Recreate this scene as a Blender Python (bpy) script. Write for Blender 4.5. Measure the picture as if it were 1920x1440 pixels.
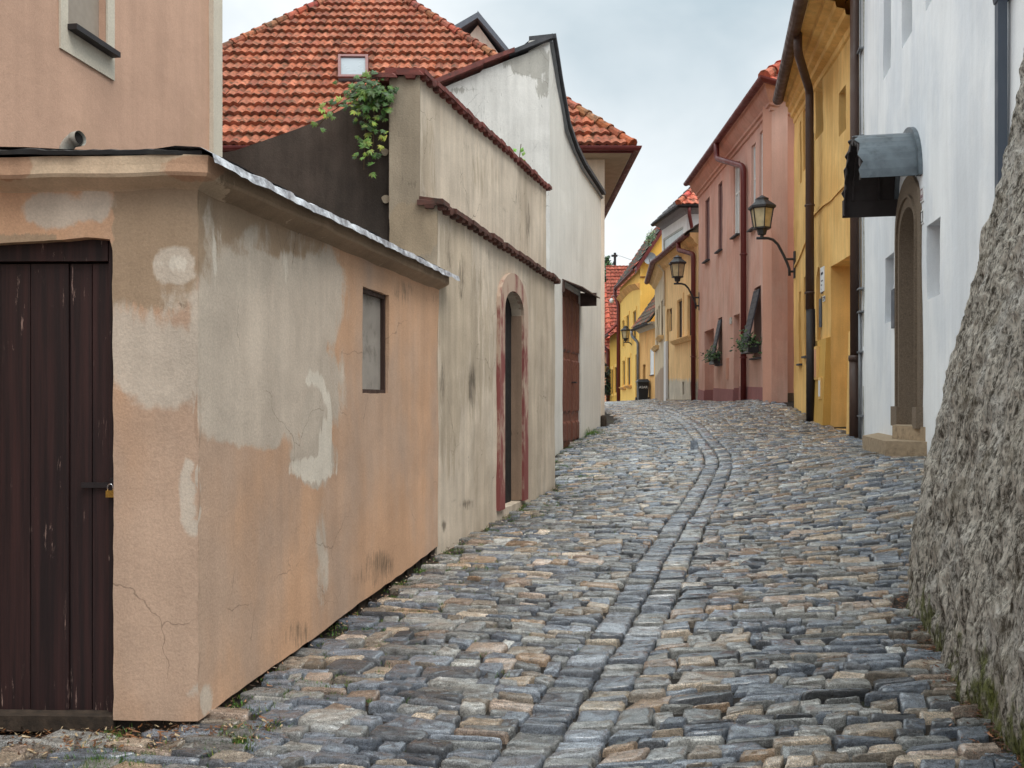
import bpy, math, random
import numpy as np
from mathutils import Vector, noise as mn
from mathutils.geometry import delaunay_2d_cdt
random.seed(7); rng = np.random.default_rng(11)
R = math.radians
scene = bpy.context.scene
for o in list(bpy.data.objects): bpy.data.objects.remove(o)

# ------------------------------------------------------------------ camera, sky, sun, exposure
EYE, FPX, HOR = 1.4, 1700.0, 750.0
cd = bpy.data.cameras.new('camera'); cam = bpy.data.objects.new('camera', cd)
scene.collection.objects.link(cam); scene.camera = cam
cam.location = (0, 0, EYE); cam.rotation_euler = (R(90), 0, 0)
cd.sensor_width = 36; cd.lens = FPX/1920*36; cd.shift_y = 30/1920
cd.clip_start = .05; cd.clip_end = 2000
SUN_EL, SUN_AZ = 60, 140        # degrees; azimuth clockwise from +Y
w = bpy.data.worlds.new('World'); scene.world = w; w.use_nodes = True
wt = w.node_tree; wt.nodes.clear()
def wn(t, **k):
    n = wt.nodes.new(t)
    for a, b in k.items(): setattr(n, a, b)
    return n
sky = wn('ShaderNodeTexSky', sky_type='NISHITA', sun_disc=False, sun_elevation=R(SUN_EL), sun_rotation=R(SUN_AZ), air_density=1.5, dust_density=3)
tc = wn('ShaderNodeTexCoord'); mp = wn('ShaderNodeMapping'); mp.inputs['Scale'].default_value = (1, 1, 2.2)
wt.links.new(tc.outputs['Generated'], mp.inputs[0])
cn = wn('ShaderNodeTexNoise'); cn.inputs['Scale'].default_value = 1.7; cn.inputs['Detail'].default_value = 6; cn.inputs['Roughness'].default_value = .5; cn.inputs['Distortion'].default_value = .4
wt.links.new(mp.outputs[0], cn.inputs[0])
sz0 = wn('ShaderNodeSeparateXYZ'); wt.links.new(tc.outputs['Generated'], sz0.inputs[0])
zt0 = wn('ShaderNodeMath', operation='MULTIPLY_ADD'); wt.links.new(sz0.outputs[2], zt0.inputs[0]); zt0.inputs[1].default_value = -.5; zt0.inputs[2].default_value = .09
xt0 = wn('ShaderNodeMath', operation='MULTIPLY_ADD'); wt.links.new(sz0.outputs[0], xt0.inputs[0]); xt0.inputs[1].default_value = -.16; wt.links.new(zt0.outputs[0], xt0.inputs[2])
sm0 = wn('ShaderNodeMath', operation='ADD'); wt.links.new(cn.outputs[0], sm0.inputs[0]); wt.links.new(xt0.outputs[0], sm0.inputs[1])
cr = wn('ShaderNodeValToRGB'); wt.links.new(sm0.outputs[0], cr.inputs[0])
e = cr.color_ramp.elements
e[0].position = .34; e[0].color = (3.4, 4.05, 4.4, 1); e[1].position = .62; e[1].color = (6.9, 7.1, 7.15, 1)
mx = wn('ShaderNodeMix', data_type='RGBA'); mx.inputs[0].default_value = .88
sxyz = wn('ShaderNodeSeparateXYZ'); wt.links.new(tc.outputs['Generated'], sxyz.inputs[0])
zr = wn('ShaderNodeMapRange', interpolation_type='SMOOTHSTEP'); wt.links.new(sxyz.outputs[2], zr.inputs[0])   # an overcast sky is brightest overhead
for i_, v_ in enumerate((.35, .9, 1.0, 4.0)): zr.inputs[i_+1].default_value = v_
zm = wn('ShaderNodeVectorMath', operation='SCALE'); wt.links.new(cr.outputs[0], zm.inputs[0]); wt.links.new(zr.outputs[0], zm.inputs[3])
wt.links.new(sky.outputs[0], mx.inputs[6]); zw = wn('ShaderNodeMix', data_type='RGBA', blend_type='MULTIPLY'); zw.inputs[0].default_value = 1; wt.links.new(zm.outputs[0], zw.inputs[6])
zc0 = wn('ShaderNodeMix', data_type='RGBA'); wt.links.new(zr.outputs[0], zc0.inputs[0])
zf0 = wn('ShaderNodeMapRange'); wt.links.new(sxyz.outputs[2], zf0.inputs[0]); zf0.inputs[1].default_value = .35; zf0.inputs[2].default_value = .8
wt.links.new(zf0.outputs[0], zc0.inputs[0]); zc0.inputs[6].default_value = (1,1,1,1); zc0.inputs[7].default_value = (1.08,1.0,.92,1); wt.links.new(zc0.outputs[2], zw.inputs[7]); wt.links.new(zw.outputs[2], mx.inputs[7])
bg = wn('ShaderNodeBackground'); bg.inputs[1].default_value = .1
wo = wn('ShaderNodeOutputWorld'); wt.links.new(mx.outputs[2], bg.inputs[0]); wt.links.new(bg.outputs[0], wo.inputs[0])
sl = bpy.data.lights.new('sun', 'SUN'); sl.energy = 1.2; sl.angle = R(30); sl.color = (1, .95, .88)
so = bpy.data.objects.new('sun', sl); scene.collection.objects.link(so)
sd = Vector((math.sin(R(SUN_AZ))*math.cos(R(SUN_EL)), math.cos(R(SUN_AZ))*math.cos(R(SUN_EL)), math.sin(R(SUN_EL))))
so.rotation_euler = (-sd).to_track_quat('-Z', 'Y').to_euler(); so.location = (0, 0, 30)
scene.view_settings.view_transform = 'Standard'; scene.view_settings.look = 'None'
scene.view_settings.exposure = 0.72; scene.view_settings.gamma = 1
scene.render.engine = 'CYCLES'; scene.render.resolution_x = 1024; scene.render.resolution_y = 768

# ------------------------------------------------------------------ helpers
def lin(c): c = c/255; return c/12.92 if c < .04045 else ((c+.055)/1.055)**2.4
def C(r, g, b, k=1.0): return (lin(r)*k, lin(g)*k, lin(b)*k, 1)
COL = scene.collection
def thing(name, label, cat, loc, group=None):
    o = bpy.data.objects.new(name, None); COL.objects.link(o); o.location = loc
    o.empty_display_size = .1
    o['label'] = label; o['category'] = cat
    if group: o['group'] = group
    return o
def root_loc(o):
    while o.parent: o = o.parent
    return Vector(o.location)
def mk(name, mb, mat, parent=None, smooth=False, kind=None, label=None, cat=None, group=None):
    me = bpy.data.meshes.new(name)
    off = root_loc(parent) if parent else Vector((0, 0, 0))
    V = np.asarray(mb.v, dtype=float).reshape(-1, 3)
    loc = Vector((0, 0, 0))
    if parent is None and kind is None:
        off = Vector((float(V[:, 0].mean()), float(V[:, 1].mean()), float(V[:, 2].min()))); loc = off
    me.from_pydata((V-np.array(off)).tolist(), [], mb.f)
    if mb.col is not None and len(mb.col):
        a = me.color_attributes.new('col', 'FLOAT_COLOR', 'POINT'); a.data.foreach_set('color', np.asarray(mb.col, dtype=np.float32).reshape(-1))
    if mb.mask is not None and len(mb.mask):
        a = me.color_attributes.new('mask', 'FLOAT_COLOR', 'POINT'); a.data.foreach_set('color', np.asarray(mb.mask, dtype=np.float32).reshape(-1))
    mats = mat if isinstance(mat, list) else [mat]
    for m_ in mats: me.materials.append(m_)
    if smooth: me.polygons.foreach_set('use_smooth', [True]*len(me.polygons))
    me.update()
    o = bpy.data.objects.new(name, me); COL.objects.link(o)
    if parent: o.parent = parent
    else: o.location = loc
    if kind: o['kind'] = kind
    if label: o['label'] = label
    if cat: o['category'] = cat
    if group: o['group'] = group
    return o
class MB:
    def __init__(s): s.v = []; s.f = []; s.col = None; s.mask = None
    def add(s, vs, fs):
        b = len(s.v); s.v += [tuple(v) for v in vs]; s.f += [tuple(b+i for i in f) for f in fs]; return s
    def hexa(s, p):   # 8 points: bottom 4 ccw, top 4
        return s.add(p, [(0,3,2,1),(4,5,6,7),(0,1,5,4),(1,2,6,5),(2,3,7,6),(3,0,4,7)])
    def box(s, x0, x1, y0, y1, z0, z1):
        return s.hexa([(x0,y0,z0),(x1,y0,z0),(x1,y1,z0),(x0,y1,z0),(x0,y0,z1),(x1,y0,z1),(x1,y1,z1),(x0,y1,z1)])
    def fbox(s, F, s0, s1, h0, h1, d0, d1):
        return s.hexa([F.pt(s0,h0,d1),F.pt(s1,h0,d1),F.pt(s1,h0,d0),F.pt(s0,h0,d0),F.pt(s0,h1,d1),F.pt(s1,h1,d1),F.pt(s1,h1,d0),F.pt(s0,h1,d0)])
    def prism(s, plan, z0, z1):
        n = len(plan); z0s = z0 if isinstance(z0, (list,tuple)) else [z0]*n
        s.add([(x,y,z) for (x,y),z in zip(plan,z0s)]+[(x,y,z1) for x,y in plan], [tuple(range(n))[::-1], tuple(range(n,2*n))]+[(i,(i+1)%n,n+(i+1)%n,n+i) for i in range(n)])
        return s
    def tube(s, path, r, n=10, caps=True):
        P = [Vector(p) for p in path]; rs = r if isinstance(r, (list,tuple)) else [r]*len(P)
        up = None; rings = []
        for i, p in enumerate(P):
            t = (P[min(i+1,len(P)-1)]-P[max(i-1,0)]).normalized()
            if up is None: up = Vector((0,0,1)) if abs(t.z) < .9 else Vector((1,0,0))
            a = t.cross(up).normalized(); b = t.cross(a).normalized(); up = -b if b.dot(up) < 0 else b
            a = t.cross(up).normalized()
            rings.append([p+a*math.cos(2*math.pi*k/n)*rs[i]+up*math.sin(2*math.pi*k/n)*rs[i] for k in range(n)])
        vs = [v for q in rings for v in q]
        fs = [(i*n+k,i*n+(k+1)%n,(i+1)*n+(k+1)%n,(i+1)*n+k) for i in range(len(P)-1) for k in range(n)]
        if caps: fs += [tuple(range(n))[::-1], tuple(range((len(P)-1)*n, len(P)*n))]
        return s.add(vs, fs)
    def lathe(s, prof, c, n=12, rot=0):   # prof (r,z)
        vs = [(c[0]+r*math.cos(2*math.pi*k/n+rot), c[1]+r*math.sin(2*math.pi*k/n+rot), c[2]+z) for r, z in prof for k in range(n)]
        fs = [(i*n+k,i*n+(k+1)%n,(i+1)*n+(k+1)%n,(i+1)*n+k) for i in range(len(prof)-1) for k in range(n)]
        fs += [tuple(range(n))[::-1], tuple(range((len(prof)-1)*n, len(prof)*n))]
        return s.add(vs, fs)
    def sweep(s, path, prof, closed=True):  # path: plan points (x,y) left->right seen from outside; prof: (d,h) outwards
        P = [Vector(p) for p in path]; nv = []
        for i in range(len(P)):
            ns = []
            if i > 0: u = (P[i]-P[i-1]).normalized(); ns.append(Vector((u.y,-u.x)))
            if i < len(P)-1: u = (P[i+1]-P[i]).normalized(); ns.append(Vector((u.y,-u.x)))
            if len(ns) == 2: m = (ns[0]+ns[1]).normalized(); m = m/max(.3, m.dot(ns[0]))
            else: m = ns[0]
            nv.append(m)
        k = len(prof)
        vs = [(p.x+m.x*d, p.y+m.y*d, h) for p, m in zip(P, nv) for d, h in prof]
        fs = [(i*k+j, i*k+(j+1)%k, (i+1)*k+(j+1)%k, (i+1)*k+j) for i in range(len(P)-1) for j in range(k if closed else k-1)]
        if closed: fs += [tuple(range(k)), tuple(range((len(P)-1)*k, len(P)*k))[::-1]]
        return s.add(vs, fs)
def xy(px, Y): return ((px-960)/FPX*Y, Y)
def HH(py, Y): return EYE+(HOR-py)*Y/FPX
def W(px, py, Y): return Vector(((px-960)/FPX*Y, Y, HH(py, Y)))
class Face:
    def __init__(s, A, B):
        s.A = Vector(A); s.B = Vector(B); s.u = (s.B-s.A).normalized(); s.n = Vector((s.u.y, -s.u.x)); s.L = (s.B-s.A).length
    def pt(s, a, h, d=0): p = s.A+s.u*a+s.n*d; return Vector((p.x, p.y, h))
    def sh(s, px, py, d=0):
        k = (px-960)/FPX; A = s.A+s.n*d
        a = (k*A.y-A.x)/(s.u.x-k*s.u.y); Y = A.y+s.u.y*a
        return (a, HH(py, Y))
    def Y(s, px): return s.A.y+s.u.y*s.sh(px, 0)[0]
    def quad(s, pl, pr, pyt, pyb, lev=True):
        a, t = s.sh(pl, pyt); _, b = s.sh(pl, pyb); c, _ = s.sh(pr, pyt)
        return [(a,b),(c,b),(c,t),(a,t)]
def resample(loop, step, jit=0):
    out = []
    for i in range(len(loop)):
        a = Vector(loop[i]); b = Vector(loop[(i+1)%len(loop)]); n = max(1, int(round((b-a).length/step)))
        for k in range(n):
            p = a.lerp(b, k/n)
            if jit and k: p += Vector((mn.noise(Vector((p.x*9,p.y*9,3)))*jit, mn.noise(Vector((p.x*9,p.y*9,7)))*jit))
            out.append(p)
    return out
def slab(name, F, outline, holes, mat, parent, thick=.3, step=.3, amp=.006, rec=.2, mask=None, d=0, jit=.004, wav=1.2, kind=None, smooth=True):
    loops = [resample(outline, step, jit)]+[resample(h, min(step, .15), jit) for h in holes]
    pts = []; fcs = []
    for L in loops:
        b = len(pts); pts += L; fcs.append(list(range(b, b+len(L))))
    nb = len(pts)
    xs = [p.x for p in loops[0]]; ys = [p.y for p in loops[0]]
    x0, x1, y0, y1 = min(xs), max(xs), min(ys), max(ys)
    i = 0; yy = y0+step*.5
    while yy < y1-step*.3:
        xx = x0+step*(.5 if i%2 else .9)
        while xx < x1-step*.3:
            pts.append(Vector((xx, yy))); xx += step
        yy += step; i += 1
    res = delaunay_2d_cdt(pts, [], fcs, 2, 1e-6)
    vo, fo, orig = res[0], res[2], res[3]
    idx = {}
    for j, ol in enumerate(orig):
        for q in ol:
            if q < nb: idx[q] = j
    mb = MB(); V = []
    for p in vo:
        dd = d+amp*(mn.noise(Vector((p.x*wav, p.y*wav, F.A.x*3)))*1.6+mn.noise(Vector((p.x*wav*4, p.y*wav*4, 5)))*.5)
        V.append(F.pt(p.x, p.y, dd))
    used = [f for f in fo]
    mb.v = [tuple(v) for v in V]; mb.f = [tuple(f) for f in used]
    recs = rec if isinstance(rec, (list, tuple)) else [rec]*len(holes)
    for L, ids, dp in zip(loops, fcs, [thick]+list(recs)):
        b = len(mb.v); mb.v += [tuple(F.pt(p.x, p.y, d-dp)) for p in L]
        n = len(L)
        b2 = len(mb.v); mb.v += [mb.v[idx[ids[k]]] for k in range(n)]
        for k in range(n): mb.f.append((b2+k, b2+(k+1)%n, b+(k+1)%n, b+k))
    if mask:
        mb.mask = []
        for v in mb.v:
            Y = max(v[1], .5); px = 960+v[0]/Y*FPX; py = HOR-(v[2]-EYE)/Y*FPX
            r4_ = mask(px, py); mb.mask.append((*r4_, 0.) if len(r4_) == 3 else r4_)
    o = mk(name, mb, mat, parent, smooth=False, kind=kind)
    return o

# ------------------------------------------------------------------ node materials
class NM:
    def __init__(s, name):
        s.m = bpy.data.materials.new(name); s.m.use_nodes = True; s.t = s.m.node_tree; s.t.nodes.clear()
        s.out = s.t.nodes.new('ShaderNodeOutputMaterial'); s.b = s.t.nodes.new('ShaderNodeBsdfPrincipled'); s.t.links.new(s.b.outputs[0], s.out.inputs[0])
        s.tc = s.t.nodes.new('ShaderNodeTexCoord'); s.co = s.tc.outputs['Object']
    def lk(s, v, inp):
        if isinstance(v, (int, float)): inp.default_value = v
        elif isinstance(v, tuple): inp.default_value = v
        else: s.t.links.new(v, inp)
    def noise(s, scale, detail=4, rough=.55, st=(1,1,1), dist=0, off=(0,0,0)):
        m = s.t.nodes.new('ShaderNodeMapping'); m.inputs['Scale'].default_value = st; m.inputs['Location'].default_value = off; s.t.links.new(s.co, m.inputs[0])
        n = s.t.nodes.new('ShaderNodeTexNoise'); n.inputs['Scale'].default_value = scale; n.inputs['Detail'].default_value = detail; n.inputs['Roughness'].default_value = rough; n.inputs['Distortion'].default_value = dist
        s.t.links.new(m.outputs[0], n.inputs[0]); return n.outputs[0]
    def voro(s, scale, st=(1,1,1), feat='F1', out=0):
        m = s.t.nodes.new('ShaderNodeMapping'); m.inputs['Scale'].default_value = st; s.t.links.new(s.co, m.inputs[0])
        n = s.t.nodes.new('ShaderNodeTexVoronoi'); n.feature = feat; n.inputs['Scale'].default_value = scale; s.t.links.new(m.outputs[0], n.inputs[0]); return n.outputs[out]
    def mr(s, v, a, b, c=0., d=1., smooth=True):
        n = s.t.nodes.new('ShaderNodeMapRange'); n.interpolation_type = 'SMOOTHSTEP' if smooth else 'LINEAR'
        s.lk(v, n.inputs[0])
        for i, q in enumerate((a,b,c,d)): n.inputs[i+1].default_value = q
        return n.outputs[0]
    def math(s, op, a, b=0.):
        n = s.t.nodes.new('ShaderNodeMath'); n.operation = op; s.lk(a, n.inputs[0]); s.lk(b, n.inputs[1]); return n.outputs[0]
    def mix(s, f, a, b, bt='MIX'):
        n = s.t.nodes.new('ShaderNodeMix'); n.data_type = 'RGBA'; n.blend_type = bt; s.lk(f, n.inputs[0]); s.lk(a, n.inputs[6]); s.lk(b, n.inputs[7]); return n.outputs[2]
    def mul(s, col, v):
        n = s.t.nodes.new('ShaderNodeVectorMath'); n.operation = 'SCALE'; s.lk(col if not isinstance(col, tuple) else col[:3], n.inputs[0]); s.lk(v, n.inputs[3]); return n.outputs[0]
    def attr(s, name):
        n = s.t.nodes.new('ShaderNodeAttribute'); n.attribute_name = name; return n.outputs['Color']
    def sep(s, c):
        n = s.t.nodes.new('ShaderNodeSeparateColor'); s.t.links.new(c, n.inputs[0]); return n.outputs
    def xyz(s):
        n = s.t.nodes.new('ShaderNodeSeparateXYZ'); s.t.links.new(s.co, n.inputs[0]); return n.outputs
    def bump(s, h, st=.3, dist=.01, prev=None):
        n = s.t.nodes.new('ShaderNodeBump'); n.inputs['Strength'].default_value = st; n.inputs['Distance'].default_value = dist; s.lk(h, n.inputs['Height'])
        if prev is not None: s.t.links.new(prev, n.inputs['Normal'])
        s.t.links.new(n.outputs[0], s.b.inputs['Normal']); return n.outputs[0]
    def fin(s, col, rough=.85, metal=0., spec=.4):
        s.lk(col, s.b.inputs['Base Color']); s.lk(rough, s.b.inputs['Roughness']); s.lk(metal, s.b.inputs['Metallic']); s.lk(spec, s.b.inputs['Specular IOR Level'])
        return s.m
def plaster(name, col, blotch=.14, streak=.12, grain=.1, bump=.35, fine=90, p1=None, p2=None, p3=None, grime=0., tint=None, edge=.07, p4=None, crack=0):
    m = NM(name); c = col
    if tint: c = m.mix(m.mr(m.noise(.8, 5, .6, (1,1,.5)), .42, .62), col, tint)
    big = m.mr(m.noise(1.1, 6, .6, (1,1,.7)), .3, .7, 1-blotch, 1+blotch)
    st = m.mr(m.noise(7, 5, .6, (1,1,.07)), .3, .7, 1-streak, 1+streak*.6)
    if p1 or p2 or p3:
        s_ = m.sep(m.attr('mask')); p1b = m.mix(m.mr(m.noise(2.6, 7, .65, (1,1,.6), off=(5,2,3)), .38, .64), p1, m.mul(p1, .84)) if p1 else None; nf = m.math('SUBTRACT', m.math('ADD', m.math('MULTIPLY', m.noise(60, 7, .7, (1,1,.08), .2), 1.3), m.math('MULTIPLY', m.noise(9, 8, .7, (1,1,.6)), .7)), 1.0)
        nz = m.math('SUBTRACT', m.math('MULTIPLY', m.noise(4.2, 9, .66, (1,1,.6), .5), 1.5), .75)
        nd = m.math('SUBTRACT', m.math('MULTIPLY', m.noise(16, 8, .66, (1,1,.14), .5), 1.6), .8)
        if p2:
            gt = m.mr(s_[1], .05, .45); f = m.mr(m.math('ADD', s_[1], m.math('MULTIPLY', gt, m.math('ADD', nd, m.math('MULTIPLY', nz, .4)))), .5-edge, .5+edge); c = m.mix(m.math('MULTIPLY', f, .9), c, p2)
        if p1:
            gt = m.mr(s_[0], .05, .45); f = m.mr(m.math('ADD', s_[0], m.math('MULTIPLY', gt, m.math('ADD', nz, m.math('MULTIPLY', nd, .3)))), .5-edge*1.6, .5+edge*1.6); c = m.mix(m.math('MULTIPLY', f, .92), c, p1b)
        if p3:
            f = m.mr(m.math('ADD', m.math('MULTIPLY', s_[2], .64), m.math('MULTIPLY', nf, m.mr(s_[2], .02, .3))), .4, .8); c = m.mix(m.math('MULTIPLY', f, .75), c, p3)
    if p4:
        n4 = m.t.nodes.new('ShaderNodeAttribute'); n4.attribute_name = 'mask'
        f = m.mr(m.math('ADD', n4.outputs['Alpha'], m.math('MULTIPLY', m.mr(n4.outputs['Alpha'], .02, .3), m.math('ADD', m.math('MULTIPLY', nd, 1.0), m.math('MULTIPLY', nf, .35)))), .42, .62); c = m.mix(m.math('MULTIPLY', f, .85), c, p4)
    g = m.mr(m.noise(fine, 3, .7), .25, .75, 1-grain, 1+grain)
    c = m.mul(c, m.math('MULTIPLY', m.math('MULTIPLY', big, st), g))
    if grime:
        gz = m.mr(m.noise(2.2, 8, .7, (1,1,.35)), .6, .74, 0, grime); c = m.mix(gz, c, C(92,84,74))
        pits = m.mr(m.noise(26, 3, .6, (1,1,.3)), .68, .73, 0, grime*1.2); c = m.mix(pits, c, C(70,63,56))
    if crack:
        dn = m.t.nodes.new('ShaderNodeTexNoise'); dn.inputs['Scale'].default_value = 3; dn.inputs['Detail'].default_value = 5; m.t.links.new(m.co, dn.inputs[0])
        dv = m.t.nodes.new('ShaderNodeVectorMath'); dv.operation = 'MULTIPLY_ADD'; m.t.links.new(dn.outputs['Color'], dv.inputs[0]); dv.inputs[1].default_value = (.35,.35,.35); m.t.links.new(m.co, dv.inputs[2])
        vo = m.t.nodes.new('ShaderNodeTexVoronoi'); vo.feature = 'DISTANCE_TO_EDGE'; vo.inputs['Scale'].default_value = 1.5; m.t.links.new(dv.outputs[0], vo.inputs[0])
        cf = m.math('MULTIPLY', m.mr(vo.outputs['Distance'], .0, .006, 1, 0), m.mr(m.noise(1.3, 3, .5, off=(9,2,6)), .52, .6, 0, .6*crack)); c = m.mix(cf, c, C(70,60,50))
        ch = m.mr(m.noise(7, 9, .8, (1,1,.6), off=(3,3,1)), .665, .68, 0, .7*crack); c = m.mix(ch, c, C(112,98,84))
    b = m.bump(m.noise(4, 4, .6), .25, .03)
    m.bump(m.noise(fine, 4, .7), bump, .004, b)
    return m.fin(c, .9, spec=.25)
def simple(name, col, rough=.5, metal=0., var=.12, sc=12, bump=.1, st=(1,1,1), spec=.4, dirt=None, fine=60):
    m = NM(name); c = m.mul(col, m.mr(m.noise(sc, 5, .6, st), .3, .7, 1-var, 1+var))
    if dirt: c = m.mix(m.mr(m.noise(sc*.6, 7, .7, st, off=(3,1,2)), .5, .68, 0, .8), c, dirt)
    m.bump(m.noise(fine, 4, .6, st), bump, .004)
    return m.fin(c, m.mr(m.noise(sc*2, 3, .5), .3, .7, max(.05, rough-.1), min(1, rough+.12)), metal, spec)
def attrmat(name, rough=.7, spec=.3, var=.15, sc=40, dirt=None, df=.6, lo=.5, hi=.66, bump=.3, metal=0.):
    m = NM(name); c = m.mul(m.attr('col'), m.mr(m.noise(sc, 5, .65), .3, .7, 1-var, 1+var))
    if dirt: c = m.mix(m.mr(m.noise(sc*.25, 8, .75), lo, hi, 0, df), c, dirt)
    m.bump(m.noise(sc, 5, .6), bump, .006)
    return m.fin(c, rough, metal, spec)

K = 1.0
M = {}
PEACH = C(204,164,134)
M['shed'] = plaster('shed_plaster', C(200,160,130), blotch=.1, streak=.07, p1=C(206,192,177), p2=C(164,142,119), p3=C(84,78,66), tint=C(186,158,138), bump=.45, p4=C(222,212,198), edge=.1, crack=.8)
M['shed_cornice'] = plaster('shed_cornice_plaster', C(206,182,156), p1=C(200,160,132), p2=C(150,128,106), p3=C(70,62,52), bump=.45)
M['upper_peach'] = plaster('upper_peach_plaster', C(200,162,140), blotch=.09, streak=.07, tint=C(196,160,134), bump=.4, fine=120, grain=.08)
M['cream_trim'] = plaster('cream_trim', C(206,196,180), blotch=.05, streak=.05)
M['tan'] = plaster('tan_plaster', C(208,193,175), blotch=.12, streak=.16, p1=C(176,150,122), p2=C(184,168,148), p3=C(74,64,54), bump=.5, tint=C(188,172,153), edge=.15, crack=1)
M['dark_render'] = plaster('dark_render', C(80,70,64), blotch=.4, streak=.2, tint=C(56,50,46), bump=.8, fine=70)
M['end_render'] = plaster('end_render', C(160,147,129), blotch=.25, streak=.1, p1=C(178,160,136), p3=C(88,80,70), bump=.8, fine=70)
M['white_old'] = plaster('old_white_plaster', C(218,215,210), blotch=.08, streak=.12, crack=1, p2=C(170,166,158), p3=C(92,88,82), grime=.35)
M['white_facade'] = plaster('white_facade', C(212,209,203), blotch=.05, streak=.07, p3=C(130,124,116), bump=.25)
M['white_house'] = plaster('white_house_plaster', C(240,241,243), blotch=.035, streak=.045, bump=.2, grain=.05, tint=C(224,227,232))
M['yellow'] = plaster('yellow_plaster', C(232,190,122), blotch=.1, streak=.12, tint=C(218,172,104), bump=.3)
M['yellow_low'] = plaster('yellow_plinth_plaster', C(206,164,90), blotch=.08, streak=.08, bump=.5)
M['pink'] = plaster('pink_plaster', C(210,172,158), blotch=.08, streak=.08, tint=C(204,158,142), bump=.3)
M['pink_side'] = plaster('pink_side_plaster', C(206,156,136), blotch=.07, streak=.04, bump=.3)
M['burgundy'] = plaster('burgundy_plinth', C(160,112,112), blotch=.06, streak=.05)
M['beige'] = plaster('beige_plaster', C(238,198,144), blotch=.08, streak=.12, p1=C(206,198,184), p2=C(172,146,122), p3=C(110,96,80), edge=.1)
M['beige_dull'] = plaster('dull_beige_plaster', C(206,186,158), blotch=.08, streak=.08, p2=C(158,134,116), p3=C(110,96,80), p1=C(206,198,184), edge=.05)
M['orange'] = plaster('orange_plaster', C(234,182,118), blotch=.1, streak=.12, tint=C(226,168,104))
M['bright_yellow'] = plaster('bright_yellow_plaster', C(240,188,94), blotch=.05, streak=.05)
M['light_yellow'] = plaster('light_yellow_plaster', C(244,198,110), blotch=.05, streak=.05)
M['deep_yellow'] = plaster('deep_yellow_plaster', C(226,178,82), blotch=.05, streak=.05)
M['white_far'] = plaster('far_white_plaster', C(228,224,222), blotch=.05, streak=.05)
M['salmon'] = plaster('salmon_plaster', C(214,160,128))
M['maroon_pipe'] = simple('maroon_painted_metal', C(104,44,42), .45, .0, .12, 3, .05, (1,1,.2))
M['brown_pipe'] = simple('brown_painted_metal', C(74,54,46), .5, 0, .15, 3, .05, (1,1,.2))
M['black_pipe'] = simple('black_painted_metal', C(38,32,34), .5, 0, .15, 3, .05)
M['gray_metal'] = simple('grey_metal', C(128,130,134), .45, .3, .15, 6)
M['lamp_metal'] = simple('lamp_metal', C(58,56,58), .5, .2, .15, 20)
M['hood_metal'] = simple('hood_sheet_metal', C(96,104,110), .42, .3, .2, 5, .15, dirt=C(66,72,76))
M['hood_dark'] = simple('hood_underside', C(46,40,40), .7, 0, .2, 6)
M['slate_pipe'] = simple('slate_grey_paint', C(70,78,90), .5, 0, .06, 3)
M['slate'] = simple('dark_slate', C(70,70,74), .7, 0, .25, 8, .4)
M['felt'] = simple('roof_felt', C(40,40,42), .75, 0, .3, 10, .5, dirt=C(62,60,58))
M['coping'] = simple('coping_tile', C(92,60,52), .75, 0, .3, 9, .5, dirt=C(58,50,44))
M['coping_red'] = simple('red_coping', C(116,62,56), .7, 0, .3, 9, .5, dirt=C(66,50,46))
M['granite'] = simple('portal_stone', C(116,101,86), .8, 0, .25, 60, .6, dirt=C(92,80,68))
M['sandstone'] = simple('step_stone', C(160,140,116), .85, 0, .15, 20, .6, dirt=C(122,104,84))
M['footing'] = simple('dark_footing', C(60,50,42), .95, 0, .4, 20, .9, dirt=C(36,31,27))
M['wood_frame'] = simple('dark_window_wood', C(62,44,38), .6, 0, .2, 10, .3, (1,1,.2))
M['white_frame'] = simple('white_window_paint', C(232,232,230), .4, 0, .05, 6)
M['brown_door'] = simple('brown_door_paint', C(106,64,52), .55, 0, .15, 8, .2, (1,1,.15))
M['soffit'] = simple('soffit_board', C(176,160,140), .8, 0, .1, 5)
M['recess_shade'] = simple('plum_recess_shade', C(112,80,78), .7, 0, .12, 8)  # panel colour paints in the shade of the pink house window recesses
M['shade_glass'] = simple('shade_brown_glass', C(84,70,58), .4, 0, .3, 2)  # brown pane colour stands for shadow inside the far window openings
M['dusty_board'] = simple('dusty_grey_board', C(150,142,134), .8, 0, .14, 7, .3, dirt=C(104,96,88))
M['brass'] = simple('brass', C(176,134,66), .35, .8, .1, 60)
M['chrome'] = simple('steel_shackle', C(200,200,204), .2, 1, .05, 60)
M['pvc'] = simple('weathered_grey_plastic', C(176,174,166), .5, 0, .2, 25, .3, dirt=C(112,106,96))
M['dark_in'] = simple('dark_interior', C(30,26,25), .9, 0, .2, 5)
M['shutter_dark'] = simple('dark_shutter', C(62,60,66), .6, 0, .1, 8)
M['black_plastic'] = simple('black_plastic', C(36,37,40), .45, 0, .1, 8)
M['white_sign'] = simple('white_enamel', C(225,225,225), .4, 0, .05, 6)
M['sign_ink'] = simple('dark_ink', C(50,48,60), .6)
M['cable'] = simple('cable', C(70,60,58), .6)
m = NM('window_glass'); M['glass'] = m.fin(m.mul(C(70,76,82), m.mr(m.noise(1.5, 2), .3, .7, .6, 1.4)), .08, 0., .8)
m = NM('grey_glass'); M['grey_glass'] = m.fin(m.mul(C(168,174,174), m.mr(m.noise(3, 5, .6, (1,1,.3)), .3, .7, .85, 1.1)), .3, 0., .5)
m = NM('lamp_glass'); M['lamp_glass'] = m.fin(m.mul(C(196,178,140), m.mr(m.noise(6, 4), .3, .7, .8, 1.15)), .35, 0., .5)
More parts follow.
